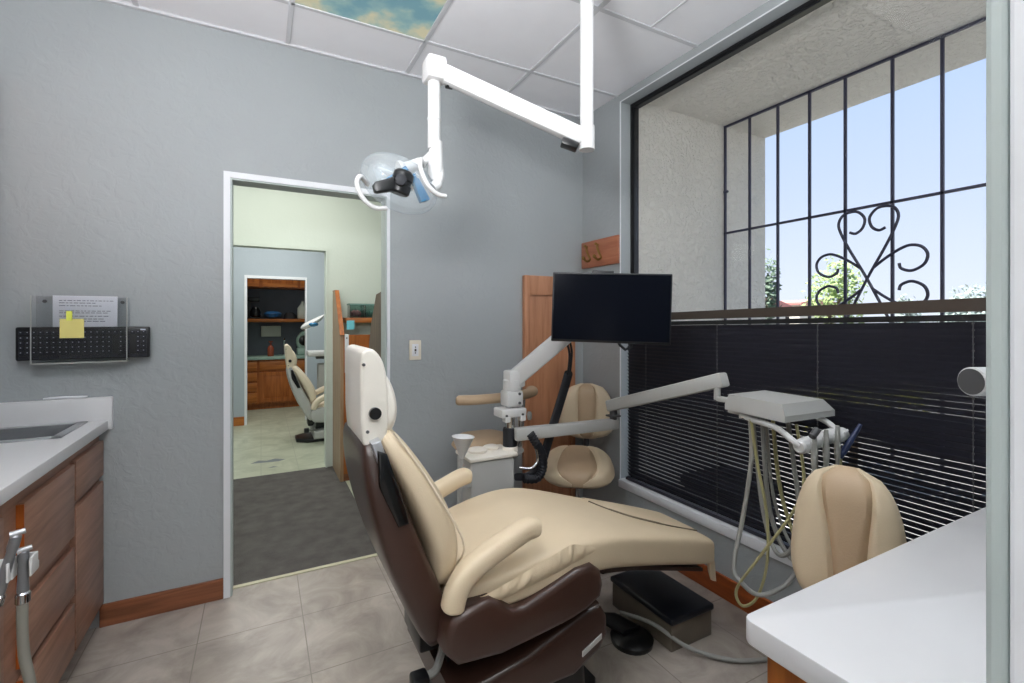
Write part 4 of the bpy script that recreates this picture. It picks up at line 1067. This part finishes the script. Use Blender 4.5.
cm = thing('coffee_maker', 'black coffee maker at the left end of the alcove shelf', 'coffee maker', (-.12, 8.2, 1.36))
obj('stand', MB().box(-.20, -.01, 8.14, 8.30, 1.36, 1.385, .006).box(-.19, -.14, 8.2, 8.30, 1.385, 1.66, .006).box(-.20, -.02, 8.14, 8.30, 1.62, 1.69, .012), 'black_plastic', cm)
obj('jug', MB().lathe([(.05, 0), (.07, .02), (.075, .08), (.05, .13), (.04, .15)], (-.075, 8.19, 1.387)), 'black_gloss', cm)
tag(obj('blue_bowl', MB().lathe([(.05, 0), (.11, .03), (.125, .08), (.12, .085), (.09, .11), (.02, .12)], (.16, 8.18, 1.36)), 'blue_bowl'), 'blue bowl on the alcove shelf beside the coffee maker', 'bowl')
tag(obj('black_bag', MB().loft([((.405, 8.2, 1.36 + .0001), (1, 0, 0), (0, 1, 0), .095, .07), ((.405, 8.2, 1.42), (1, 0, 0), (0, 1, 0), .09, .06), ((.40, 8.2, 1.46), (1, 0, 0), (0, 1, 0), .05, .035)], 16, 2.6), 'black_rubber'), 'low black pouch lying on the alcove shelf', 'pouch')
jg = thing('water_jug', 'white plastic jug, tallest thing on the alcove shelf', 'jug', (.58, 8.2, 1.36))
obj('jug_body', MB().loft([((.585, 8.2, 1.36), (1, 0, 0), (0, 1, 0), .07, .07), ((.585, 8.2, 1.38), (1, 0, 0), (0, 1, 0), .078, .078), ((.585, 8.2, 1.53), (1, 0, 0), (0, 1, 0), .078, .078), ((.585, 8.2, 1.60), (1, 0, 0), (0, 1, 0), .03, .03), ((.585, 8.2, 1.63), (1, 0, 0), (0, 1, 0), .02, .02)], 20, 3.5), 'jug_white', jg)
obj('cap', MB().cyl((.585, 8.2, 1.625), (.585, 8.2, 1.65), .022), 'gray_plastic', jg)
tag(obj('paper_box', MB().box(-.0, .28, 8.36, 8.449, 1.08, 1.25, .01), 'jug_white'), 'white towel dispenser on the alcove wall below the shelf', 'dispenser')
rm = thing('steriliser', 'round green-white bench machine with dark porthole on alcove counter', 'steriliser', (.66, 8.2, .79))
obj('machine_body', MB().lathe([(.17, -.12), (.19, -.10), (.19, .10), (.17, .12)], (.68, 8.22, 1.0), (0, 1, 0), n=28).box(.50, .86, 8.08, 8.34, .79, .90, .02), 'machine_green', rm)
obj('porthole', MB().lathe([(.075, 0), (.08, .012), (.06, .018), (.001, .018)], (.60, 8.10, 1.02), (0, -1, 0)), 'black_gloss', rm)
tag(obj('soap_bottle', MB().lathe([(.04, 0), (.045, .01), (.045, .12), (.03, .15), (.012, .17), (.012, .21), (.03, .215), (.03, .23)], (.13, 8.1, .79)), 'red_item'), 'red-brown bottle with pump on the distant green counter', 'bottle')
tag(obj('distant_faucet', MB().tube(smooth_pts([(.32, 8.25, .79), (.32, 8.25, .95), (.32, 8.2, 1.05), (.32, 8.12, 1.02)], 6), .012, 10).lathe([(.04, 0), (.04, .02), (.015, .03)], (.32, 8.25, .79)), 'chrome'), 'chrome faucet on the distant green counter', 'faucet')
# distant lamp and unit
l2 = thing('distant_lamp', 'small white operating lamp hanging over the distant dental chair', 'operating lamp', (.62, 5.95, 1.6))
obj('drop_tube', MB().tube(smooth_pts([(.86, 5.95, 1.725), (.72, 5.95, 1.725), (.69, 5.95, 1.70), (.685, 5.95, 1.42)], 5), .016, 10).cyl((.86, 5.95, 1.72), (.86, 5.95, ZC), .02), 'white_plastic', l2)
obj('lamp_head', MB().loft([((.40, 5.95, 1.255), (0, 1, 0), (.3, 0, .95), .03, .02), ((.46, 5.95, 1.275), (0, 1, 0), (.3, 0, .95), .10, .055), ((.58, 5.95, 1.33), (0, 1, 0), (.3, 0, .95), .11, .05), ((.67, 5.95, 1.40), (0, 1, 0), (.3, 0, .95), .04, .025)], 20, 2.4), 'white_plastic', l2, sub=1)
obj('reflector', MB().ell((.53, 5.90, 1.29), (.06, .07, .03), 14), 'blue_filter', l2)
u2 = thing('distant_unit', 'pale tray unit beyond the distant dental chair', 'dental unit', (.75, 6.3, 0))
obj('tray', MB().box(.50, 1.0, 6.15, 6.45, .90, .96, .015), 'white_plastic', u2)
obj('arm', MB().box(.60, 1.05, 6.25, 6.35, .86, .90, .006).box(.95, 1.05, 6.2, 6.4, 0, .9, .01), 'charcoal', u2)
obj('bin_front', MB().box(.62, .95, 6.2, 6.4, .25, .80, .02), 'gray_plastic', u2)
tag(obj('wall_monitor', MB().box(.78, .98, Y3 - .06, Y3 - .015, 1.33, 1.90, .006).box(.85, .9, Y3 - .02, Y3, 1.5, 1.7), 'charcoal'), 'dark tall box mounted on the distant blue wall', 'monitor')
fpch = MB().add([(-.09, 5.02, .0015), (-.02, 5.10, .0015), (.05, 5.06, .0015), (.12, 5.10, .0015), (.21, 5.03, .0015), (.15, 4.99, .0015), (.04, 5.0, .0015)], [tuple(range(7))])
fpch.add([(.05, 4.80, .0015), (.10, 4.84, .0015), (.14, 4.80, .0015)], [(0, 1, 2)])
o_ = obj('floor_sticker', fpch, 'grey_tile', flat=True, fixn=False); tag(o_, 'jagged grey patch on the pale floor before the distant chair', 'floor patch')

# reception desk parts along the hall
rp = thing('reception_desk', 'orange wood reception desk end with sloped panel at hall right', 'desk', (.75, 4.35, 0))
obj('sloped_panel', MB().prism([(4.11, 0), (4.11, 1.215), (4.42, 1.60), (4.575, 1.60), (4.575, 0)], 'x', .578, .604), 'oak_side', rp, flat=True)
obj('panel_edging', MB().prism([(4.10, 1.215), (4.412, 1.604), (4.575, 1.604), (4.575, 1.60), (4.42, 1.60), (4.11, 1.212)], 'x', .575, .61), 'oak_orange', rp, flat=True)
obj('front_panel', MB().box(.604, .95, 4.108, 4.14, .06, 1.215), 'oak_orange', rp, flat=True)
obj('toe_board', MB().box(.604, .95, 4.12, 4.14, 0, .06), 'baseboard_wood', rp, flat=True)
dp_ = thing('hall_partition', 'grey-brown wood partition with sloped top right of the doorway', 'partition', (.66, 3.03, 0))
obj('panel', MB().prism([(2.79, 0), (2.79, 1.52), (3.05, 1.50), (3.20, 1.32), (3.27, 1.18), (3.275, 0)], 'x', .645, .675), 'dark_wood', dp_, flat=True)
obj('skirt_board', MB().box(.638, .646, 2.79, 3.275, 0, .09), 'dark_wood', dp_, flat=True)
tag(obj('hall_shelf', MB().box(.66, 1.3, 4.36, 4.588, 1.315, 1.36, .004), 'oak_orange_x'), 'orange wood shelf on the mint hall wall', 'shelf')
def bin_(label, x0, x1, items):
    t = thing('storage_bin', label, 'storage bin', ((x0 + x1) / 2, 4.46, 1.36))
    obj('tub', MB().box(x0, x1, 4.39, 4.394, 1.36, 1.48).box(x0, x1, 4.536, 4.54, 1.36, 1.48).box(x0, x0 + .004, 4.394, 4.536, 1.36, 1.48).box(x1 - .004, x1, 4.394, 4.536, 1.36, 1.48).box(x0 + .004, x1 - .004, 4.394, 4.536, 1.36, 1.364), 'bin_clear', t, flat=True)
    obj('rim', MB().box(x0 - .004, x1 + .004, 4.385, 4.395, 1.475, 1.487).box(x0 - .004, x1 + .004, 4.535, 4.545, 1.475, 1.487).box(x0 - .004, x0 + .004, 4.395, 4.535, 1.475, 1.487).box(x1 - .004, x1 + .004, 4.395, 4.535, 1.475, 1.487), 'teal_plastic', t, flat=True)
    c_ = MB()
    for i in range(5): c_.ell((x0 + .03 + i * (x1 - x0 - .06) / 4, 4.46, 1.395 + .008 * (i % 2)), (.02, .04, .028), 10)
    obj('contents', c_, items, t)
bin_('clear plastic bin with pinkish contents at the left of hall shelf', .70, .82, 'pink_item')
bin_('clear plastic bin with teal contents at the right of hall shelf', .835, .965, 'teal_plastic')
tag(obj('cyan_note', MB().box(.628, .69, 4.1035, 4.106, 1.26, 1.335), 'cyan_note', flat=True), 'cyan note stuck on the reception desk corner', 'note')
ph = thing('wall_phone', 'slim white panel standing by the reception desk edge', 'panel', (.62, 4.18, 1.0))
obj('panel_body', MB().box(.612, .642, 4.085, 4.107, .90, 1.22, .004), 'trim_white', ph)
obj('button', MB().cyl((.625, 4.080, 1.19), (.625, 4.087, 1.19), .006, n=10), 'charcoal', ph)
tag(obj('olive_picture', MB().box(.70, .80, 4.575, 4.589, 1.08, 1.20, .003).box(.712, .788, 4.571, 4.576, 1.092, 1.188), 'olive_frame'), 'small olive square picture below the hall shelf', 'picture')

# ------------------------------------------------------------------ camera
cam = bpy.data.cameras.new('camera'); co_ = bpy.data.objects.new('camera', cam); COL.objects.link(co_)
co_.location = (0, 0, 1.335); co_.rotation_euler = (PI / 2, 0, -math.radians(28))
cam.sensor_width = 36; cam.lens = 472 / 1024 * 36; cam.shift_y = -21 / 1024; cam.clip_start = .02; cam.clip_end = 300
scn.camera = co_

# ------------------------------------------------------------------ light
def area(name, loc, size, power, rgb, rot=(0, 0, 0), sy=None):
    l = bpy.data.lights.new(name, 'AREA'); l.energy = power; l.color = rgb; l.size = size
    if sy: l.shape = 'RECTANGLE'; l.size_y = sy
    o = bpy.data.objects.new(name, l); COL.objects.link(o); o.location = loc; o.rotation_euler = rot
    return o
def bulb(name, loc, r, power, rgb):
    l = bpy.data.lights.new(name, 'POINT'); l.energy = power; l.color = rgb; l.shadow_soft_size = r
    o = bpy.data.objects.new(name, l); COL.objects.link(o); o.location = loc
    return o
area('ceiling_fill', (1.5, .7, ZC - .03), .6, 12, (.96, .98, 1), sy=.8)  # added out of view to brighten the right part of the back wall
area('ceiling_fill', (-.3, .6, ZC - .03), .6, 10, (1, .98, .96), sy=.8)  # added overhead fill above the camera, no fixture behind it
area('bounce_fill', (-.3, .40, 1.85), .45, 62, (.98, .98, 1), rot=(PI - .28, .22, 0))  # added unseen light aimed up, so the ceiling bounces it into the room
area('near_hall_fill', (0, -.9, ZC - .05), 1.0, 30, (1, .98, .95))  # added behind the camera to send light through the near doorway
bulb('near_hall_fill_low', (-.1, -1.1, 1.2), .3, 8, (1, .98, .96))  # added low fill behind the camera, lifts the ceiling and near surfaces
area('hall_lamp', (.2, 3.6, ZC - .03), 1.0, 22, (1, .98, .9))
bulb('hall_bulb', (-.6, 3.5, 2.2), .2, 9, (.98, 1, .9))
area('far_lamp', (.1, 5.8, ZC - .03), 1.0, 36, (1, 1, .95))
area('alcove_lamp', (.2, 7.6, ZC - .05), .5, 8, (1, .95, .85))

sun = bpy.data.lights.new('sun', 'SUN'); sun.energy = 13.5; sun.angle = math.radians(.6); sun.color = (1, .98, .95)
so = bpy.data.objects.new('sun', sun); COL.objects.link(so)
so.rotation_euler = Euler((0, math.radians(-28), math.radians(-25)))

w = bpy.data.worlds.new('world'); scn.world = w; w.use_nodes = True
nt = w.node_tree; bg = nt.nodes['Background']
tc = nt.nodes.new('ShaderNodeTexCoord'); sp = nt.nodes.new('ShaderNodeSeparateXYZ'); r = nt.nodes.new('ShaderNodeValToRGB')
nt.links.new(tc.outputs['Generated'], sp.inputs['Vector']); nt.links.new(sp.outputs['Z'], r.inputs['Fac']); nt.links.new(r.outputs['Color'], bg.inputs['Color'])
e = r.color_ramp.elements
e[0].position = 0; e[0].color = lin((230, 238, 248)); e[1].position = .6; e[1].color = lin((164, 198, 240))
k = r.color_ramp.elements.new(.22); k.color = lin((204, 220, 246))
bg.inputs['Strength'].default_value = 1.18

scn.view_settings.view_transform = 'Standard'; scn.view_settings.look = 'None'
scn.view_settings.gamma = 1; scn.view_settings.exposure = -.04; scn.view_settings.use_curve_mapping = False
scn.cycles.use_denoising = True
scn.cycles.max_bounces = 10; scn.cycles.diffuse_bounces = 6; scn.cycles.transparent_max_bounces = 24
